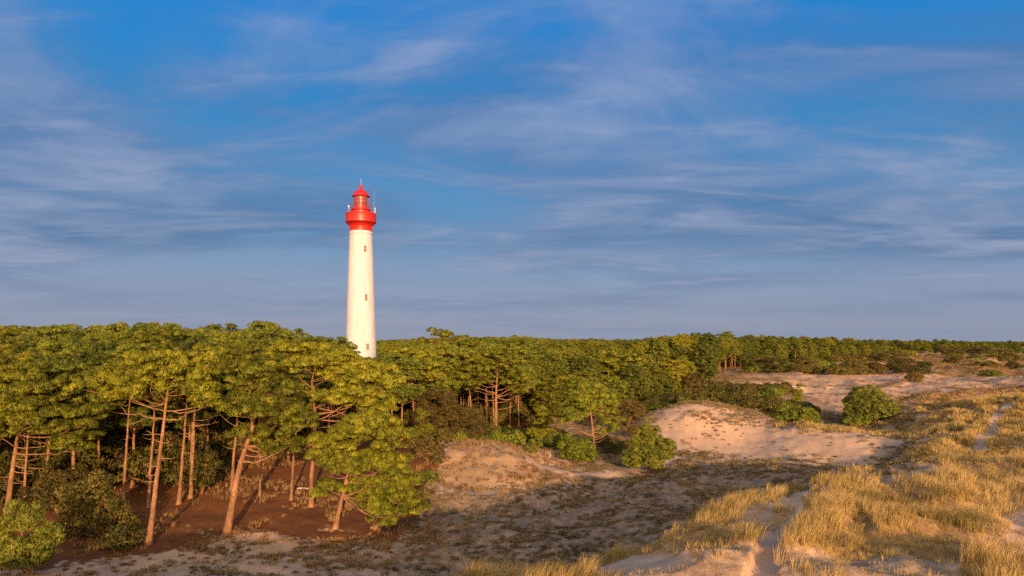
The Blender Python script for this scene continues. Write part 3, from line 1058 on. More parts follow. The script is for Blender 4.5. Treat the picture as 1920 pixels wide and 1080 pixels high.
def heroes():
    H = hero_pine
    H('tall pine whose straight leaning trunk bristles with short dead stubs', 278, 1020, 60.8,
      [(288, 950), (300, 850), (311, 762), (318, 712)],
      [(300, 712, 84, 36), (240, 726, 58, 30, -1.0), (350, 700, 58, 34, 1.0), (305, 690, 60, 30, 1.0), (388, 745, 38, 22)],
      0.27, 1.0, (0.62, 1.0), 12, stubs(770, 905, 14, 0.5, 1.7, 3) + [(780, 2.9, 3.2, 0.2), (790, PI, 2.6, .25), (775, 0.1, 3.6, 0.18), (785, -0.2, 3.0, 0.3)])
    H('thick curved pine leaning right over the sand, its bare base lit orange', 425, 1004, 63.0,
      [(436, 940), (452, 862), (470, 815), (478, 785), (470, 760), (466, 715)],
      [(500, 755, 72, 40), (470, 722, 52, 36, 1.0), (545, 790, 40, 40, -0.5), (455, 765, 36, 30, -1.2), (520, 842, 42, 22, 0.3), (470, 815, 26, 14, -0.8)],
      0.36, 0.95, (0.58, 0.95), 13, [(850, 0.1, 2.4, -.05), (835, 0.2, 2.6, .1), (800, PI, 1.6, .35), (770, PI - .2, 2.8, .5), (870, 0.0, 1.0, 0), (900, 3.0, .6, .1)] + stubs(790, 930, 4, .3, .8, 8))
    H('low spreading pine in drooping tiers on a short slanting trunk, front of the clearing', 628, 990, 65.5,
      [(640, 940), (652, 890), (662, 850), (672, 810)],
      [(690, 805, 78, 26), (645, 835, 58, 22, -1.0), (735, 822, 40, 26, 0.5), (640, 862, 62, 18, -1.2), (700, 872, 66, 22, 0.3), (752, 905, 36, 40, -0.8), (735, 952, 48, 24, -1.6),
       (615, 920, 30, 18, -0.8), (690, 925, 40, 22, 0.8)],
      0.26, 0.85, (0.5, 0.85), 16, [(905, 0.1, 2.6, 0.05), (880, -0.2, 3.4, -0.15), (870, 0.5, 2.8, 0), (900, PI, 2.0, .1), (860, 2.8, 2.2, .2), (890, -.6, 2.4, -.1)], 1.0, 0.45)
    H('leftmost big pine with reddish trunk and broad domed crown at the left edge', 14, 958, 67.0,
      [(22, 890), (32, 830), (40, 775), (48, 730)],
      [(60, 745, 85, 48), (10, 730, 60, 46, 0.5), (110, 790, 62, 36, -0.5), (70, 715, 60, 30, 1.2), (150, 835, 36, 22, -.5), (10, 800, 40, 22, -1)],
      0.30, 1.0, (0.62, 1.02), 13, [(870, .1, 3.6, -.1), (880, 0, 2.6, .05), (860, .3, 2.4, 0), (890, PI, 1.5, 0), (840, 0.2, 3.2, .05), (900, .2, 1.4, -.1)] + stubs(830, 930, 5, .4, 1.0, 5))
    H('slim pine with a pale trunk just right of the leftmost big pine', 46, 960, 66.0,
      [(47, 900), (51, 845), (54, 790)], [(70, 800, 56, 28), (30, 780, 44, 26), (75, 765, 40, 26, .8)], 0.18, 1.0, (0.55, 0.9), 8,
      stubs(850, 930, 5, .4, 1.6, 15))
    H('slim straight pine in the shade between the leftmost pines and the stub-covered trunk', 232, 935, 76.0,
      [(235, 870), (240, 800), (244, 740)], [(240, 715, 66, 36), (200, 745, 44, 26, -.5), (285, 725, 44, 30)], 0.2, 1.05, (.6, 1.0), 9,
      [(780, PI - .4, 2.6, .9), (800, .2, 2.4, .4), (775, 0, 2.2, .3)] + stubs(820, 890, 3, .3, .8, 25))
    H('dark slim pine close behind the stub-covered trunk', 279, 950, 75.0, [(282, 880), (287, 820), (290, 760)],
      [(285, 725, 44, 26, 1), (320, 735, 36, 22)], 0.2, 1.05, (.6, 1.0), 8, stubs(790, 890, 6, .5, 1.4, 26, PI))
    H('pine with a smooth orange trunk just right of the stub-covered trunk', 335, 944, 76.0, [(340, 890), (346, 810), (351, 740)],
      [(345, 700, 60, 38, 1), (375, 725, 46, 30), (330, 690, 46, 26, 1)], 0.22, 1.05, (.6, 1.0), 9, stubs(770, 860, 5, .5, 2.0, 27, 0.1))
    H('pine with a slightly bowed trunk standing next to a dark holly-leaved shrub', 357, 934, 78.0, [(361, 870), (364, 800), (367, 730)],
      [(385, 695, 56, 36, 1), (400, 680, 46, 26, 2)], 0.22, 1.05, (.6, 1.0), 9, [(795, .1, 2.8, .15), (785, 0, 2.2, .2), (800, .3, 1.6, .1)])
    H('straight slim pine touching the left side of the thick curved trunk', 434, 918, 77.0, [(438, 860), (444, 800), (448, 740)],
      [(440, 690, 56, 36, 1), (410, 715, 46, 30), (460, 672, 44, 24, 1.5)], 0.2, 1.05, (.6, 1.0), 9, [(800, PI - .3, 2.8, .6), (840, PI, 1.4, .3), (830, 0, 1.0, .1)])
    H('slender bare-stemmed pine throwing a long shadow on the brown clearing, left one of two', 487, 928, 79.5, [(488, 880), (490, 830), (494, 770)],
      [(510, 735, 50, 30, 1), (480, 700, 50, 34, 2)], 0.15, 1.05, (.6, .95), 8, [(835, .1, 1.6, .2), (850, PI, 1.0, .1)])
    H('slender pine on the brown clearing beside a fallen pale log, right one of two', 546, 936, 78.0, [(549, 880), (554, 820), (560, 770)],
      [(565, 775, 40, 30), (540, 745, 40, 28, 1)], 0.17, .95, (.55, .9), 8, stubs(830, 880, 3, .3, .8, 31))
    H('tall dark-stemmed pine with bare arching limbs and broad crown left of the lighthouse', 583, 950, 74.5,
      [(584, 890), (589, 830), (591, 780), (588, 745), (584, 712), (590, 690)],
      [(590, 688, 58, 24), (640, 698, 56, 26, .5), (685, 720, 56, 30), (655, 750, 60, 22, -.8), (705, 760, 42, 22), (560, 668, 44, 22, 1), (620, 680, 40, 16, 1.2)],
      0.27, .95, (.58, .95), 15, [(770, .1, 3.0, .25), (760, .2, 2.4, .45), (800, 0, 2.4, .15), (810, .3, 1.8, .05), (745, PI, 2.2, .5)])
    H('slim pine with a long clean trunk standing in front of the round oak bush', 776, 822, 127.0,
      [(776, 790), (775, 750), (773, 718), (770, 695)], [(772, 692, 50, 22), (735, 705, 34, 16), (800, 702, 28, 16), (765, 672, 36, 16, 1)],
      0.27, 1.15, (.7, 1.15), 10, [(722, PI, 4.2, .02), (738, PI, 4.0, 0), (715, .1, 3.4, .4)])
    H('umbrella pine with whorled bare branches and a straight rosy trunk, behind the dry grass knoll', 930, 815, 132.0,
      [(930, 780), (930, 735), (932, 712), (932, 690)],
      [(930, 682, 52, 24), (900, 705, 26, 22, -1), (968, 715, 34, 18, -.5), (985, 735, 20, 14), (940, 668, 40, 14, .5), (893, 690, 22, 18)],
      0.40, 1.15, (.7, 1.15), 12, [(770, .05, 5.2, .28), (758, .1, 4.6, .35), (752, PI, 3.6, .12), (742, 0, 4.2, .3), (738, PI, 4.6, .15), (730, .3, 3.4, .4), (725, PI - .3, 4.4, .2), (745, -.5, 3.2, .3), (735, 2.6, 3.2, .25), (720, 0.1, 3.2, .4)])
    H('small rounded pine with pale low branches at the sand edge, right of the knoll', 1115, 858, 106.0,
      [(1113, 825), (1110, 795), (1106, 760)],
      [(1105, 755, 40, 26), (1135, 765, 28, 24), (1075, 785, 20, 18), (1145, 800, 22, 20), (1095, 740, 26, 16), (1075, 765, 18, 12)],
      0.28, .95, (.55, .9), 10, [(820, .1, 2.6, .35), (812, 0, 2.2, .3), (808, .3, 3.0, .5), (818, PI, 2.4, .3), (828, PI, 2.0, .4), (830, 0.2, 1.8, .4)], mat=M_NEEDLE_GREEN)
    H('pine with a lit trunk and flat layered crown before a dark gap, above the bowl', 1175, 748, 222.0,
      [(1175, 725), (1175, 705), (1178, 685)], [(1180, 678, 34, 16), (1160, 690, 20, 12), (1205, 690, 20, 14), (1185, 665, 22, 9)],
      0.4, 1.5, (.9, 1.4), 9, [(715, 0, 4.5, .2), (722, .2, 4, .1), (712, PI, 3, .3)], split_limbs=False)
    H('pine with fanning bare limbs, left neighbour of the flat-crowned pine above the bowl', 1142, 752, 215.0,
      [(1142, 735), (1142, 712), (1140, 690)], [(1135, 680, 34, 15), (1115, 700, 20, 14), (1150, 710, 22, 12), (1090, 690, 14, 10), (1140, 668, 26, 9)],
      0.36, 1.5, (.9, 1.4), 9, [(720, .3, 4, .5), (725, 0, 4, .4)], split_limbs=False)
    H('tall pine poking above the skyline with a one-sided flat top, right of the lighthouse', 805, 770, 175.0,
      [(805, 710), (804, 670), (806, 650), (812, 632)], [(800, 641, 20, 7), (830, 628, 26, 8), (850, 636, 18, 8), (815, 622, 14, 5)],
      0.32, 1.3, (.7, 1.15), 8, (), split_limbs=False)
    H('pine with a bare lit stem and sagging side limb, left of the umbrella pine', 841, 790, 160.0,
      [(841, 745), (841, 712), (842, 690)], [(840, 690, 36, 16), (858, 672, 30, 16, 2), (815, 668, 26, 16, 2)], 0.32, 1.3, (.75, 1.2), 9, [(700, .1, 5, .3), (705, 0, 4, .2), (712, PI, 3, .1)], split_limbs=False)
    H('thin twin-like pine stem close left of the umbrella pine', 877, 800, 145.0, [(878, 770), (880, 735), (880, 700)], [(882, 690, 30, 16, 1), (890, 668, 26, 14, 2)], 0.25, 1.2, (.7, 1.1), 8, (), split_limbs=False)
    H('small young pine with a pointed tip beside the sand path on the knoll', 1021, 836, 112.0, [(1021, 815), (1020, 790), (1017, 765)],
      [(1020, 818, 22, 14), (1018, 795, 15, 12), (1016, 770, 8, 12)], 0.14, .8, (.45, .7), 7, (), split_limbs=False)


heroes()


# ------------------------------------------------------------------ bushes
def bush_arrays(blobs, rg, spacing, pad_r, kind, dens=1.0):
    pads = sample_blob_pads(blobs, spacing, rg, 0.62)
    pads = pads[pads[:, 2] > 0.05]
    return pads_to_crown(pads, rg.uniform(pad_r[0], pad_r[1], len(pads)), kind, rg, dens), pads


def bush(name, label, cat, px, py, d, blobs_px, mat, kind='leaf', spacing=0.9, pad_r=(.55, .9), group=None, dens=1.0):
    rg = np.random.default_rng(int(px * 3 + d * 17 + py))
    d = solve_depth(px, py, d)
    s = d / F
    x0 = (px - 960) * s
    z0 = float(ground_z(x0, d)[0])
    bl = []
    for b in blobs_px:
        qx, qy, rx, ry = b[:4]
        c = np.array([(qx - px) * s, b[4] if len(b) > 4 else 0.0, CAM_Z - (qy - 640) * s - z0])
        r3 = np.array([rx * s, rx * s * 0.9, ry * s])
        bl.append((*c, *(r3 * 0.78)))
        for q in range(6):
            dv = unit(rg.normal(0, 1, 3) + [0, -.2, .35])
            bl.append((*(c + dv * r3 * 0.72), *(r3 * rg.uniform(.22, .42) * np.array([.9, .9, 1.15]))))
    if kind in ('needle', 'small'):
        kind, spacing, pad_r = 'brush', spacing * .72, (pad_r[0] * .6, pad_r[1] * .66)
        top = sorted(bl, key=lambda q: -q[2] - q[5])[:10]
        for q in top[:8]:            # upright leading shoots
            bl.append((q[0] + rg.normal(0, .25), q[1] + rg.normal(0, .25), q[2] + q[5] * .95, .22, .22, .55))
    else:
        spacing, pad_r = spacing * .8, (pad_r[0] * .7, pad_r[1] * .75)
    arr, pads = bush_arrays(bl, rg, spacing, pad_r, kind, dens)
    root = thing(name, label, cat, (x0, d, z0), group)
    st = MB()
    for p in pads[:: max(1, len(pads) // 9)]:
        st.tube(curve(np.array([0, 0, -0.2]), p, rg, -0.1, 6, 0.08), np.linspace(0.07, 0.02, 6), 5, False)
    st.build('stems', M_BARK, root, True)
    new_mesh('foliage', arr[0], None, arr[1], mat, False, root, None, arr[2])
    return root


def bushes():
    B = bush
    B('oak_bush', 'big rounded brown-green holm oak bush behind the clean-stemmed pine', 'bush', 835, 838, 122.0,
      [(830, 790, 52, 48), (795, 800, 32, 36), (868, 800, 32, 34), (820, 755, 38, 24)], M_BUSH_BROWN, 'leaf', 1.25, (.8, 1.3), dens=1.1)
    B('oak_bush', 'smaller ochre-brown bush at the right foot of the big holm oak bush', 'bush', 893, 822, 124.0, [(893, 795, 22, 26), (905, 808, 18, 16)], M_BUSH_BROWN, 'leaf', 1.0, (.6, 1.0))
    B('evergreen_bush', 'low green bush to the left of the umbrella pine foot', 'bush', 912, 826, 126.0, [(912, 808, 18, 16), (880, 815, 14, 12)], M_BUSH, 'leaf', .9, (.5, .9))
    B('evergreen_bush', 'low bush just right of the umbrella pine foot', 'bush', 955, 824, 122.0, [(955, 814, 16, 12), (940, 818, 10, 8)], M_BUSH, 'leaf', .9, (.5, .9))
    B('young_pine', 'feathery young pine by the right end of the low spreading pine', 'pine tree', 795, 838, 105.0, [(795, 815, 18, 22), (792, 790, 10, 16)], M_NEEDLE, 'needle', .8, (.45, .7))
    B('young_pine', 'bushy green young pine with an upright tip standing alone on the sand path', 'pine tree', 1218, 883, 95.0,
      [(1218, 850, 42, 34), (1215, 815, 22, 22), (1190, 862, 26, 22), (1245, 848, 22, 24), (1200, 830, 16, 16)], M_NEEDLE_DARK, 'needle', .8, (.45, .75))
    B('evergreen_bush', 'yellow-green bush under the small rounded pine, left side', 'bush', 1080, 868, 104.0, [(1080, 845, 32, 24), (1100, 855, 22, 16), (1060, 850, 16, 14)], M_NEEDLE_GREEN, 'small', .8, (.45, .8))
    B('evergreen_bush', 'small dark bush at the path edge on the knoll', 'bush', 998, 852, 99.0, [(998, 843, 12, 11), (1004, 838, 7, 9)], M_NEEDLE_GREEN, 'small', .6, (.35, .55))
    B('evergreen_bush', 'loose grey-green bush to the right of the small rounded pine', 'bush', 1175, 800, 128.0, [(1175, 775, 32, 24), (1150, 785, 22, 18), (1195, 765, 16, 12)], M_BUSH_BROWN, 'leaf', 1.0, (.5, .9))
    B('dune_pine', 'squat round green pine bush on the grassy ridge behind the sand bowl', 'bush', 1492, 803, 128.0, [(1492, 785, 42, 22), (1470, 790, 24, 16), (1520, 788, 20, 16)], M_NEEDLE_GREEN, 'needle', 1.0, (.55, .9))
    B('dune_pine', 'lone dark dome-shaped pine standing on the open dune beyond the bowl', 'pine tree', 1630, 796, 140.0,
      [(1625, 765, 38, 32), (1602, 775, 22, 26), (1660, 770, 28, 18), (1618, 745, 24, 18)], M_NEEDLE_DARK, 'needle', 1.05, (.6, 1.0))
    B('evergreen_bush', 'flat bright green bush at the foot of the lone dome-shaped pine', 'bush', 1600, 800, 134.0, [(1598, 792, 18, 7), (1620, 793, 14, 6)], M_NEEDLE_GREEN, 'small', .7, (.35, .6))
    B('dune_pine', 'spindly upright young pine sticking out above the scrub near the sand', 'bush', 1497, 765, 165.0, [(1497, 742, 8, 18), (1490, 755, 12, 12)], M_NEEDLE, 'needle', .9, (.45, .7))
    B('evergreen_bush', 'small green tussocky bush on the grass at the right edge path', 'bush', 1862, 885, 66.0, [(1862, 868, 18, 16), (1872, 860, 10, 10)], M_MARRAM, 'small', .5, (.3, .5))
    # undergrowth at the left edge
    B('young_pine', 'bushy light green young pine in the bottom left corner', 'pine tree', 60, 1078, 56.0, [(60, 1030, 40, 44), (50, 985, 26, 30), (20, 1040, 36, 36), (90, 1010, 24, 30), (10, 1000, 24, 24)], M_NEEDLE_DARK, 'needle', .7, (.4, .65))
    B('evergreen_bush', 'dark leafy bush with an ochre patch, beside the young pine in the bottom left corner', 'bush', 190, 1010, 62.0,
      [(190, 960, 48, 42), (150, 935, 42, 36), (225, 985, 34, 30), (130, 985, 40, 36), (185, 910, 32, 28)], M_BUSH, 'leaf', .75, (.45, .7))
    B('evergreen_bush', 'yellow-flecked bush behind the slim pale trunk at the left', 'bush', 110, 960, 68.0, [(110, 925, 46, 36), (75, 940, 36, 30), (140, 900, 28, 24)], M_BUSH_BROWN, 'leaf', .8, (.45, .75))
    B('evergreen_bush', 'low dark bush in the foot shade of the stub-covered trunk', 'bush', 240, 1030, 60.0, [(235, 1010, 34, 24), (200, 1030, 30, 22), (150, 1045, 36, 24)], M_BUSH, 'leaf', .7, (.4, .65))
    B('oak_bush', 'holly-leaved dark shrub between the thin trunks in the shade', 'bush', 378, 925, 80.0, [(380, 890, 26, 34), (395, 865, 18, 18), (362, 905, 18, 20)], M_BUSH, 'leaf', .85, (.5, .8))


bushes()


# ------------------------------------------------------------------ the rest of the forest
def generic_pine(seed, h, r, mat):
    rg = np.random.default_rng(seed)
    lean = rg.normal(0, 0.5, 2)
    k = rg.uniform(0.42, 0.56)
    trunk = [(0, 0, 0), (lean[0] * .3, lean[1] * .3, h * .35), (lean[0] * .8, lean[1] * .8, h * .65), (lean[0], lean[1], h * .9)]
    bl = [(lean[0], lean[1], h * .80, r * .72, r * .72, h * .12)]
    for q in range(7):
        a = q * 2 * PI / 7 + rg.uniform(-.4, .4)
        rr = r * rg.uniform(.5, .95)
        bl.append((lean[0] + math.cos(a) * rr, lean[1] + math.sin(a) * rr, h * rg.uniform(k + .04, .86), r * rg.uniform(.3, .5), r * rg.uniform(.3, .5), h * rg.uniform(.05, .09)))
    bl.append((lean[0] + rg.normal(0, .5), lean[1] + rg.normal(0, .5), h * .90, r * .6, r * .6, h * .085))
    dead = [(h * rg.uniform(.3, .62), rg.uniform(0, 6.28), rg.uniform(.6, 2.4), rg.uniform(0, .4)) for _ in range(7)]
    tm, limbs, crown, deads = pine_geometry(trunk, h * 0.0145, bl, rg, 1.05, (.65, 1.1), 9, dead, 0.85, 0.55)
    for m in limbs + deads:
        tm.add(np.vstack(m.v), np.vstack(m.t) if m.t else None, np.vstack(m.q))
    return tm, crown


def bushy_pine(seed, h, r):
    rg = np.random.default_rng(seed)
    trunk = [(0, 0, 0), (.1, .1, h * .4), (0, .2, h * .7), (0.1, 0, h * .9)]
    bl = [(0, 0, h * .42, r, r, h * .34), (0, 0, h * .74, r * .72, r * .72, h * .22)]
    for q in range(6):
        a = q * PI / 3 + rg.uniform(-.4, .4)
        bl.append((math.cos(a) * r * .7, math.sin(a) * r * .7, h * rg.uniform(.22, .66), r * .5, r * .5, h * .15))
    tm, limbs, crown, deads = pine_geometry(trunk, h * 0.016, bl, rg, 1.15, (.65, 1.15), 8, (), 0.85, 0.6)
    for m in limbs:
        tm.add(np.vstack(m.v), np.vstack(m.t) if m.t else None, np.vstack(m.q))
    return tm, crown


PROTO = []
N_TALL = 7
_spec = [(17.5, 4.2), (18.5, 3.6), (16.0, 3.9), (19.0, 4.4), (15.0, 3.2), (17.0, 4.8), (18.0, 3.2), (13.0, 3.6), (15.0, 4.0), (11.5, 3.8)]
for i, (h, r) in enumerate(_spec):
    tm, crown = generic_pine(100 + i, h, r, None) if i < N_TALL else bushy_pine(100 + i, h, r)
    t = tm.build('trunk', M_BARK, None, True)
    c = crown_obj(crown, (M_NEEDLE_GREEN, M_NEEDLE, M_NEEDLE_DARK)[i % 3], None)
    PROTO.append((t.data, c.data, h, r))
    bpy.data.objects.remove(t)
    bpy.data.objects.remove(c)

HT = [(-300, .98), (0, 1.0), (150, 1.02), (230, 1.01), (330, .97), (480, .95), (580, .92), (640, .79), (720, 0.78), (790, .90), (850, .97), (980, .97), (1060, .84), (1180, .80), (1240, .86), (1340, .93), (1450, .85), (1700, .62), (2000, .5)]


def forest_points():
    pts, acc = [], []
    rg = np.random.default_rng(5)
    grid = {}
    hero = np.array([(o.location.x, o.location.y) for o in COL.objects if o.type == 'EMPTY' and o.name.startswith('pine_tree')])
    cand = 76000
    u = rg.uniform(-1.5, 0.95, cand)
    dd = 66 + (720 - 66) * rg.random(cand) ** 1.6
    o = np.argsort(dd)
    for i in o:
        d = dd[i]
        x = u[i] * d
        px = 960 + F * x / d
        fe = np.interp(px, [q[0] for q in FOREST], [q[1] for q in FOREST])
        if d < fe + 3:
            continue
        sp = (4.9 if d < 200 else (5.8 if d < 350 else 8.0)) * (1.3 if px > 980 and d < 350 else 1.0) * (1.35 if d < 106 and px < 760 else 1.0)
        if math.hypot(x + 44.27, d - 200) < 8.5:
            continue
        # the open floor of the clearing stays free of trunks
        if 400 < px < 700 and d < 97 + 8 * math.sin(px * .02):
            continue
        key = (int(x // 8), int(d // 8))
        ok = True
        for a in (-1, 0, 1):
            for b in (-1, 0, 1):
                for (qx, qy) in grid.get((key[0] + a, key[1] + b), ()):
                    if math.hypot(qx - x, qy - d) < sp:
                        ok = False
        if not ok or (len(hero) and np.min(np.hypot(hero[:, 0] - x, hero[:, 1] - d)) < (5.0 if d < 106 else 3.4)):
            continue
        grid.setdefault(key, []).append((x, d))
        pts.append((x, d, px))
    return np.array(pts)


FP = forest_points()
FZ = ground_z(FP[:, 0], FP[:, 1])
_vis = (FP[:, 2] > -40) & (FP[:, 2] < 1960)
_near = np.where(_vis)[0]
_near = _near[np.argsort(FP[_near, 1])][:268]
_ind = np.zeros(len(FP), bool)
_ind[_near] = True


def zone_label(px, d):
    if px < 640:
        side = ['at the far left', 'above the shaded trunks left of centre', 'just left of the lighthouse'][min(2, int(max(px, 0) // 214))]
    elif px < 760:
        side = 'around the foot of the lighthouse'
    elif px < 1000:
        side = 'right of the lighthouse behind the umbrella pine'
    else:
        side = 'in the wood above the sand bowl'
    dep = 'front-row' if d < 100 else ('second-row' if d < 125 else ('middle' if d < 155 else 'rear'))
    return f'{dep} olive-green pine crown {side}', f'{dep} pines {side}'


def edge_bushy(px, y):
    fe = interp(px, FOREST)
    e = 1 - sstep(8, 45, y - fe)
    side = sstep(980, 1040, px) * (1 - 0.95 * np.exp(-(((px - 1362) / 52) ** 2) * 1.0))
    return np.maximum(0.95 * e * side, 0.35 * sstep(1000, 1100, px))


def place_pine(x, y, z, px, rg, label, group):
    bushy = edge_bushy(px, y) > rg.random()
    k = int(rg.integers(N_TALL, len(PROTO))) if bushy else int(rg.integers(N_TALL))
    td, cd, h, r = PROTO[k]
    hs = np.interp(px, [q[0] for q in HT], [q[1] for q in HT]) * rg.uniform(.88, 1.09)
    hs *= 1 + -0.13 * (1 - sstep(86, 118, y)) * (1 - sstep(640, 760, px)) + sstep(84, 118, y) * (0.06 * (1 - sstep(330, 560, px)))
    hs *= (17.3 / h * (0.5 + 0.5 * h / 17.3)) if not bushy else rg.uniform(.75, 1.2)
    root = thing('pine_tree', label, 'pine tree', (x, y, z), group, rg.uniform(0, 6.28))
    root.scale = (hs * rg.uniform(.92, 1.1), hs * rg.uniform(.92, 1.1), hs)
    for nm, dt in (('trunk', td), ('crown', cd)):
        o = bpy.data.objects.new(nm, dt)
        COL.objects.link(o)
        o.parent = root


_rg = np.random.default_rng(9)
for i in _near:
    x, y, px = FP[i]
    lab, grp = zone_label(px, y)
    place_pine(x, y, FZ[i], px, _rg, lab, grp)


def gn_scatter(name, pts, scales, meshes, label, cat, kinds):
    """one object whose points carry instances of a few meshes"""
    me = bpy.data.meshes.new(name)
    me.vertices.add(len(pts))
    me.vertices.foreach_set('co', np.asarray(pts, np.float32).ravel())
    a = me.attributes.new('size', 'FLOAT', 'POINT')
    a.data.foreach_set('value', np.asarray(scales, np.float32))
    o = bpy.data.objects.new(name, me)
    COL.objects.link(o)
    stuff(o, label, cat)
    ng = bpy.data.node_groups.new(name, 'GeometryNodeTree')
    ng.interface.new_socket('Geometry', in_out='INPUT', socket_type='NodeSocketGeometry')
    ng.interface.new_socket('Geometry', in_out='OUTPUT', socket_type='NodeSocketGeometry')
    gi, go = ng.nodes.new('NodeGroupInput'), ng.nodes.new('NodeGroupOutput')
    jn = ng.nodes.new('GeometryNodeJoinGeometry')
    g2s = []
    for objs in meshes:
        j2 = ng.nodes.new('GeometryNodeJoinGeometry')
        for ob in objs:
            oi = ng.nodes.new('GeometryNodeObjectInfo')
            oi.inputs['Object'].default_value = ob
            oi.transform_space = 'ORIGINAL'
            ng.links.new(oi.outputs['Geometry'], j2.inputs[0])
        g2i = ng.nodes.new('GeometryNodeGeometryToInstance')
        ng.links.new(j2.outputs[0], g2i.inputs[0])
        g2s.append(g2i)
    for g2i in reversed(g2s):      # the last link becomes the first input
        ng.links.new(g2i.outputs[0], jn.inputs[0])
    ip = ng.nodes.new('GeometryNodeInstanceOnPoints')
    ip.inputs['Pick Instance'].default_value = True
    ng.links.new(gi.outputs[0], ip.inputs['Points'])
    ng.links.new(jn.outputs[0], ip.inputs['Instance'])
    ak = me.attributes.new('variety', 'INT', 'POINT')
    ak.data.foreach_set('value', np.asarray(kinds, np.int32))
    nk = ng.nodes.new('GeometryNodeInputNamedAttribute')
    nk.data_type = 'INT'
    nk.inputs['Name'].default_value = 'variety'
    ng.links.new([q for q in nk.outputs if q.enabled and q.name == 'Attribute'][0], ip.inputs['Instance Index'])
    rv = ng.nodes.new('FunctionNodeRandomValue')
    rv.data_type = 'FLOAT_VECTOR'
    rv.inputs[0].default_value = (-0.05, -0.05, 0)
    rv.inputs[1].default_value = (0.05, 0.05, 6.283)
    ng.links.new(rv.outputs[0], ip.inputs['Rotation'])
    na = ng.nodes.new('GeometryNodeInputNamedAttribute')
    na.data_type = 'FLOAT'
    na.inputs['Name'].default_value = 'size'
    ng.links.new([q for q in na.outputs if q.enabled and q.name == 'Attribute'][0], ip.inputs['Scale'])
    ng.links.new(ip.outputs[0], go.inputs[0])
    md = o.modifiers.new('scatter', 'NODES')
    md.node_group = ng
    return o


_src = {}
for o in list(COL.objects):
    if o.type == 'MESH' and o.parent is not None:
        for i, (td, cd, h, r) in enumerate(PROTO):
            if o.data == td:
                _src.setdefault(i, [None, None])[0] = o
            if o.data == cd:
                _src.setdefault(i, [None, None])[1] = o
_rest = np.where(~_ind)[0]
_rest = [i for i in _rest if -1.5 < FP[i, 0] / FP[i, 1] < 0.95]
_ps = np.stack([FP[_rest, 0], FP[_rest, 1], FZ[_rest]], -1)
_sc = np.interp(FP[_rest, 2], [q[0] for q in HT], [q[1] for q in HT]) * np.random.default_rng(3).uniform(.86, 1.06, len(_rest))
_ks = sorted(_src)
_tall = [i for i, k in enumerate(_ks) if k < N_TALL]
_low = [i for i, k in enumerate(_ks) if k >= N_TALL]


def kinds_for(px, d, rg):
    b = np.array([rg.random() < edge_bushy(a, q) for a, q in zip(px, d)])
    return np.where(b & (len(_low) > 0), rg.choice(_low if _low else _tall, len(px)), rg.choice(_tall, len(px)))


gn_scatter('forest', _ps, _sc, [list(_src[k]) for k in _ks], 'unbroken pine forest canopy stretching back to the horizon', 'forest',
           kinds_for(FP[_rest, 2], FP[_rest, 1], np.random.default_rng(8)))
# forest beyond 700 m, coarser spacing
_r = np.random.default_rng(44)
_d = 600 * (7500 / 600) ** (_r.random(22000) ** 0.8)
_x = _d * _r.uniform(-1.5, 0.95, 22000)
_px = 960 + F * _x / _d
_k = _d > interp(_px, FOREST) * 1.02
_d, _x, _px = _d[_k], _x[_k], _px[_k]
_z = ground_z(_x, _d)
_s = np.interp(_px, [q[0] for q in HT], [q[1] for q in HT]) * _r.uniform(.68, 1.22, len(_d)) * (1 + 0.5 * sstep(900, 2500, _d))
gn_scatter('distant_forest', np.stack([_x, _d, _z - 2.0 * sstep(900, 2500, _d)], -1), _s * np.where(_d > 900, 0.93, 1.0), [[_src[k][1]] for k in _ks], 'far hazy forest line along the horizon', 'forest', _r.integers(0, len(_ks), len(_d)))


# ------------------------------------------------------------------ shrubs in the wood and on the dunes
SHRUB = []
for i, (rx, rz, mt, kd) in enumerate([(2.0, 1.7, M_BUSH, 'leaf'), (2.6, 1.6, M_BUSH, 'leaf'), (1.6, 1.9, M_BUSH_BROWN, 'leaf'), (2.4, 1.4, M_NEEDLE_GREEN, 'small'), (3.0, 1.5, M_BUSH, 'small')]):
    rg = np.random.default_rng(300 + i)
    bl = [(0, 0, rz * .45, rx, rx, rz * .62)]
    for q in range(4):
        a = rg.uniform(0, 6.28)
        bl.append((math.cos(a) * rx * .6, math.sin(a) * rx * .6, rz * rg.uniform(.3, .65), rx * .55, rx * .55, rz * .42))
    arr, pads = bush_arrays(bl, rg, 0.8, (.45, .8), kd, 0.9)
    o = new_mesh('foliage', arr[0], None, arr[1], mt, False, None, None, arr[2])
    st = MB()
    for p in pads[::max(1, len(pads) // 7)]:
        st.tube(curve(np.array([0, 0, -0.2]), p, rg, -0.1, 5, 0.08), np.linspace(0.06, 0.02, 5), 5, False)
    so_ = st.build('stems', M_BARK, None, True)
    SHRUB.append((o.data, so_.data))
    bpy.data.objects.remove(o)
    bpy.data.objects.remove(so_)


def put_shrub(name, label, group, x, y, k, sx, sz, rg, cat='bush'):
    z = float(ground_z(x, y)[0])
    root = thing(name, label, cat, (x, y, z - 0.1), group, rg.uniform(0, 6.28))
    root.scale = (sx, sx, sz)
    for nm, dt in (('foliage', SHRUB[k][0]), ('stems', SHRUB[k][1])):
        o = bpy.data.objects.new(nm, dt)
        COL.objects.link(o)
        o.parent = root


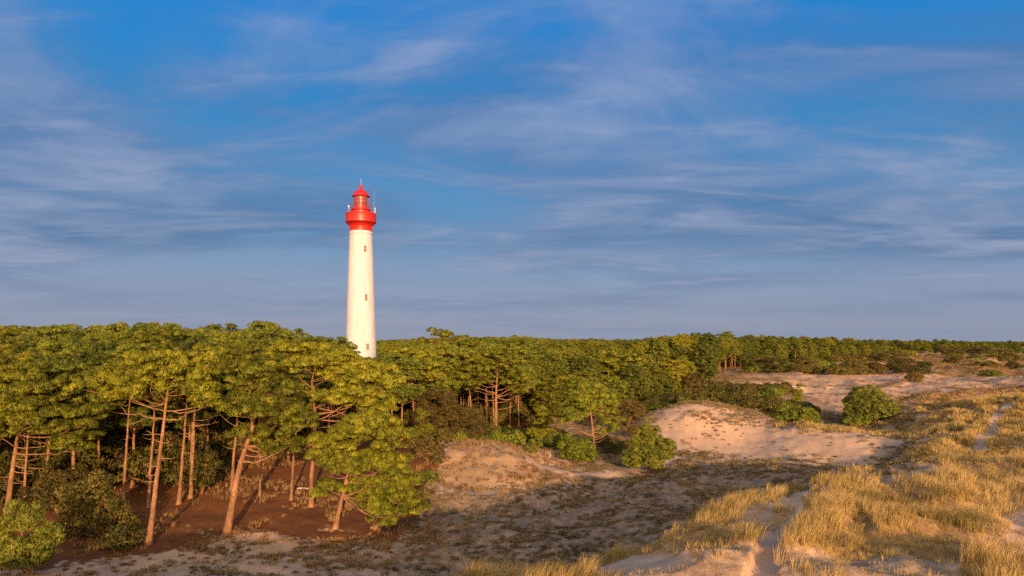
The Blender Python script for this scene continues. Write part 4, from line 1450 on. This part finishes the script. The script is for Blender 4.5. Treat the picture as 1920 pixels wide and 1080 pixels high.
def shrubs():
    rg = np.random.default_rng(71)
    # understorey in the shade of the trunks
    pts = []
    tries = 0
    while len(pts) < 150 and tries < 12000:
        tries += 1
        px = rg.uniform(-30, 1010)
        fe = float(interp(px, FOREST))
        lo, hi = (5, 40) if px < 400 else (12, 48)
        if 400 < px < 690:
            lo, hi = 17, 50
        d = fe + rg.uniform(lo, hi)
        x = (px - 960) / F * d
        if math.hypot(x + 44.27, d - 200) < 8 or any(math.hypot(x - a, d - b) < 2.8 for a, b in pts):
            continue
        pts.append((x, d))
        put_shrub('understorey_bush', 'dark understorey bush in the shade among the pine trunks', 'understorey bushes under the pines', x, d, int(rg.choice([0, 1, 2])), rg.uniform(.9, 1.6), rg.uniform(1.2, 2.3), rg)
    pts = []
    for k in range(60):
        px = rg.uniform(772, 1215)
        d = float(interp(px, LITTER)) + rg.uniform(3, 26)
        x = (px - 960) / F * d
        if any(math.hypot(x - a, d - b) < 2.6 for a, b in pts) or abs(px - 930) < 10 or abs(px - 1115) < 14:
            continue
        pts.append((x, d))
        near = 'knoll' if px < 1010 else 'sand path'
        put_shrub('edge_bush', f'low bush crowding the foot of the wood behind the {near}', f'low bushes at the wood edge behind the {near}', x, d, int(rg.choice([0, 2, 3, 3])), rg.uniform(.55, 1.1), rg.uniform(.6, 1.5), rg)
    # rounded scrub between the wood and the sand, right of centre
    tab = [(1215, 1300, 145, 172, 9, 'dark rounded scrub bush at the wood edge above the left rim of the sand bowl'),
           (1290, 1450, 150, 168, 17, 'olive scrub bush in the belt just behind the sand bowl crest'),
           (1330, 1480, 176, 214, 26, 'olive scrub bush in the hummocky belt behind the sand bowl'),
           (1430, 1500, 130, 150, 5, 'straggly brown-green bush on the slope left of the squat round pine bush'),
           (1400, 1560, 272, 335, 24, 'wind-clipped scrub mound between the two far sand patches'),
           (1240, 1312, 200, 270, 12, 'rounded scrub tree below the far row of lit trunks'),
           (1600, 1710, 272, 318, 14, 'dark scrub mound on the crest behind the far sand slope'),
           (1560, 1640, 268, 290, 5, 'dark scrub mound beside the far sand slope'),
           (1500, 1720, 405, 520, 44, 'low dark scrub mound in front of the far wood'),
           (1740, 1915, 420, 700, 34, 'low dark thicket on the far sunlit dune plain'),
           (1690, 1910, 230, 400, 18, 'isolated low shrub on the sunlit dune plain')]
    for a, b, d0, d1, n, lab in tab:
        pts = []
        tries = 0
        while len(pts) < n and tries < 600:
            tries += 1
            px, d = rg.uniform(a, b), rg.uniform(d0, d1)
            x = (px - 960) / F * d
            if any(math.hypot(x - q, d - w) < 3.2 + d * 0.006 for q, w in pts):
                continue
            pts.append((x, d))
            sc = 0.9 + d * 0.0016
            put_shrub('scrub_bush', lab, lab.replace('scrub bush', 'scrub bushes').replace('mound', 'mounds').replace('shrub', 'shrubs').replace('thicket', 'thickets').replace('tree', 'trees'), x, d, int(rg.integers(5)),
                      sc * rg.uniform(.85, 1.4), sc * rg.uniform(.9, 1.5) * (1.6 if 'tree' in lab else 1), rg)


shrubs()


# a pale fallen log on the clearing
def log():
    x, y = plan(569, 80)
    z = float(ground_z(x, y)[0])
    m = MB()
    m.tube([(-0.75, 0, .06), (-.3, .06, .09), (.3, .02, .08), (.7, -.1, .06)], [.09, .11, .10, .07], 9)
    mt = paint_mat('bleached_wood', (0.55, 0.50, 0.46), 0.9, 0.3)
    o = m.build('fallen_log', mt, None, True)
    o.location = (x, y, z)
    o['label'] = 'short pale log lying on the brown clearing under the pines'
    o['category'] = 'log'


log()


# ------------------------------------------------------------------ grasses
def grass_blades(base, n, h, spread, lean, width, rg, curl=0.35):
    """base (m,3) tufts, n blades each, h (m,) heights -> verts, quads(2/blade merged into quad+tri via degenerate tip)"""
    m = len(base)
    B = np.repeat(base, n, 0)
    H = np.repeat(h, n)[:, None] * rg.uniform(.55, 1.1, (m * n, 1))
    az = rg.uniform(0, 2 * PI, m * n)
    rr = np.repeat(h, n) * spread * np.sqrt(rg.random(m * n)) * 0.45
    off = np.stack([np.cos(az) * rr, np.sin(az) * rr, np.zeros(m * n)], -1)
    out = np.stack([np.cos(az), np.sin(az), np.zeros(m * n)], -1) * rg.uniform(0.1, 0.55, (m * n, 1)) * spread
    d = out + np.array(lean) * rg.uniform(.5, 1.3, (m * n, 1))
    up = np.array([0, 0, 1.0])
    p0 = B + off
    p1 = p0 + (up * 0.55 + d * 0.30) * H
    p2 = p0 + (up * (0.95 - curl * 0.3) + d * 0.95) * H
    ang = rg.uniform(0, PI, m * n)
    sd = np.stack([np.cos(ang), np.sin(ang), np.zeros(m * n)], -1) * width * rg.uniform(.7, 1.3, (m * n, 1))
    v = np.stack([p0 - sd, p0 + sd, p1 - sd * .8, p1 + sd * .8, p2], 1).reshape(-1, 3)
    i = np.arange(m * n)[:, None] * 5
    return v, np.hstack([i + 2, i + 3, i + 4]), np.hstack([i, i + 1, i + 3, i + 2])


def scatter(n, dmin, dmax, pxmin, pxmax, rg, power=1.0):
    # even over the ground area for power 2, denser near for less
    d = (dmin ** power + (dmax ** power - dmin ** power) * rg.random(n)) ** (1 / power)
    px = rg.uniform(pxmin, pxmax, n)
    return (px - 960) / F * d, d, px


def grasses():
    rg = np.random.default_rng(91)
    # marram on the near dune
    x, y, px = scatter(64000, 17, 140, 780, 2200, rg, 1.6)
    a_ = scatter(30000, 63, 150, 1640, 2150, rg, 1.5)
    x, y = np.r_[x, a_[0]], np.r_[y, a_[1]]
    m = masks(x, y)
    clump = sstep(.45, .58, fbm(x, y, 3.0, 4, 61))
    keep = rg.random(len(x)) < m['marram'] * (0.08 + 0.92 * clump) * np.where(y < 66, 0.72, 0.9)
    x, y, c = x[keep], y[keep], clump[keep]
    z = ground_base(x, y) + relief(x, y, masks(x, y))
    h = rg.uniform(.48, .95, len(x)) * (0.62 + 0.45 * c) * np.where(y > 66, 1.15, 1.0)
    nearm = y < 62
    V, T, Q = MB(), None, None
    mb = MB()
    v, t, q = grass_blades(np.stack([x, y, z - .04], -1)[nearm], 40, h[nearm], .8, (.42, .22, 0), .008, rg)
    mb.add(v, t, q)
    v, t, q = grass_blades(np.stack([x, y, z - .04], -1)[~nearm], 22, h[~nearm], .8, (.25, .2, 0), .028, rg)
    mb.add(v, t, q)
    # short bleached stubble between the tufts
    x, y, px = scatter(60000, 17, 70, 760, 2200, rg, 1.5)
    m = masks(x, y)
    keep = rg.random(len(x)) < (m['marram'] * .55 + .03) * (1 - .9 * m['bare']) * (y < 68)
    x, y = x[keep], y[keep]
    z = ground_base(x, y) + relief(x, y, masks(x, y))
    v, t, q = grass_blades(np.stack([x, y, z - .03], -1), 12, rg.uniform(.12, .36, len(x)), 1.5, (.35, .2, 0), .009, rg)
    mb.add(v, t, q)
    o = mb.build('marram_grass', M_MARRAM)
    stuff(o, 'golden wind-bent marram grass tufts on the near dune and right-hand hill', 'grass')
    # dry grass of the knoll, ridge and plain
    x, y, px = scatter(60000, 76, 420, 760, 2000, rg, 1.3)
    a_ = scatter(45000, 125, 460, 1600, 2050, rg, 1.5)
    x, y = np.r_[x, a_[0]], np.r_[y, a_[1]]
    m = masks(x, y)
    cl = sstep(.42, .58, fbm(x, y, 4.0, 4, 62))
    dn = m['knoll'] * 1.2 + m['bare'] * .10 * (y > 108) + m['plain'] * .9 + (m['px'] > 1250) * (1 - m['bare']) * (1 - m['litter']) * .35 * sstep(90, 130, y)
    keep = rg.random(len(x)) < dn * (0.2 + .8 * cl)
    x, y = x[keep], y[keep]
    f_ = scatter(2600, 53, 100, 100, 830, rg, 1.2)      # stray tufts on the forest floor
    kf = (fbm(f_[0], f_[1], 5, 3, 66) > .52)
    x, y = np.r_[x, f_[0][kf]], np.r_[y, f_[1][kf]]
    z = ground_base(x, y) + relief(x, y, masks(x, y))
    h = rg.uniform(.3, .75, len(x))
    v, t, q = grass_blades(np.stack([x, y, z - .04], -1), 14, h, 1.1, (.15, .1, 0), .035, rg)
    mb = MB()
    mb.add(v, t, q)
    o = mb.build('dry_grass', M_DRY)
    stuff(o, 'thin brown dry grass on the knoll and far dunes', 'grass')
    # low dark cushions in the hollow
    x, y, px = scatter(55000, 48, 150, -20, 1960, rg, 1.8)
    m = masks(x, y)
    cl = sstep(.36, .58, fbm(x, y, 3.2, 4, 63))
    keep = rg.random(len(x)) < np.clip(m['scrub'] * (0.10 + .9 * cl), 0, 1) * np.where(m['px'] > 960, 0.75, 0.5)
    x, y = x[keep], y[keep]
    z = ground_base(x, y) + relief(x, y, masks(x, y))
    x2, y2, px2 = scatter(26000, 122, 460, 1330, 2000, rg, 1.4)
    m2 = masks(x2, y2)
    k2 = rg.random(len(x2)) < np.clip(m2['plain'] + .7 * m2['scrub'], 0, 1) * sstep(.47, .57, fbm(x2, y2, 22, 4, 64)) * (1 - m2['bare'])
    x2, y2 = x2[k2], y2[k2]
    z2 = ground_base(x2, y2) + relief(x2, y2, masks(x2, y2))
    n1_ = len(x)
    x, y, z = np.r_[x, x2], np.r_[y, y2], np.r_[z, z2]
    n = len(x)
    K = 34
    r1 = .15 + .45 * rg.random(n) ** 2.2
    r1[n1_:] = .35 + .8 * rg.random(n - n1_) ** 2
    r = np.repeat(r1, K)[:, None]
    dv = unit(rg.normal(0, 1, (n * K, 3)) + [0, 0, .5])
    dv[:, 2] = np.abs(dv[:, 2])
    C = np.repeat(np.stack([x, y, z], -1), K, 0) + dv * r * np.array([1.15, 1.15, .6]) * (.4 + .6 * rg.random((n * K, 1)))
    v, q = blades(C, unit(dv + [0, 0, .4]), 1, .17, .05, .5, rg)
    sc_ = np.repeat(np.repeat(np.where(np.arange(n) < n1_, 1.0, 2.0), K), 4)[:, None]
    cc = np.repeat(C, 4, 0)
    v = cc + (v - cc) * sc_
    o = new_mesh('dune_scrub', v, None, q, M_HEATH)
    stuff(o, 'low dark cushion scrub dotted over the shaded sandy hollow', 'scrub')


grasses()
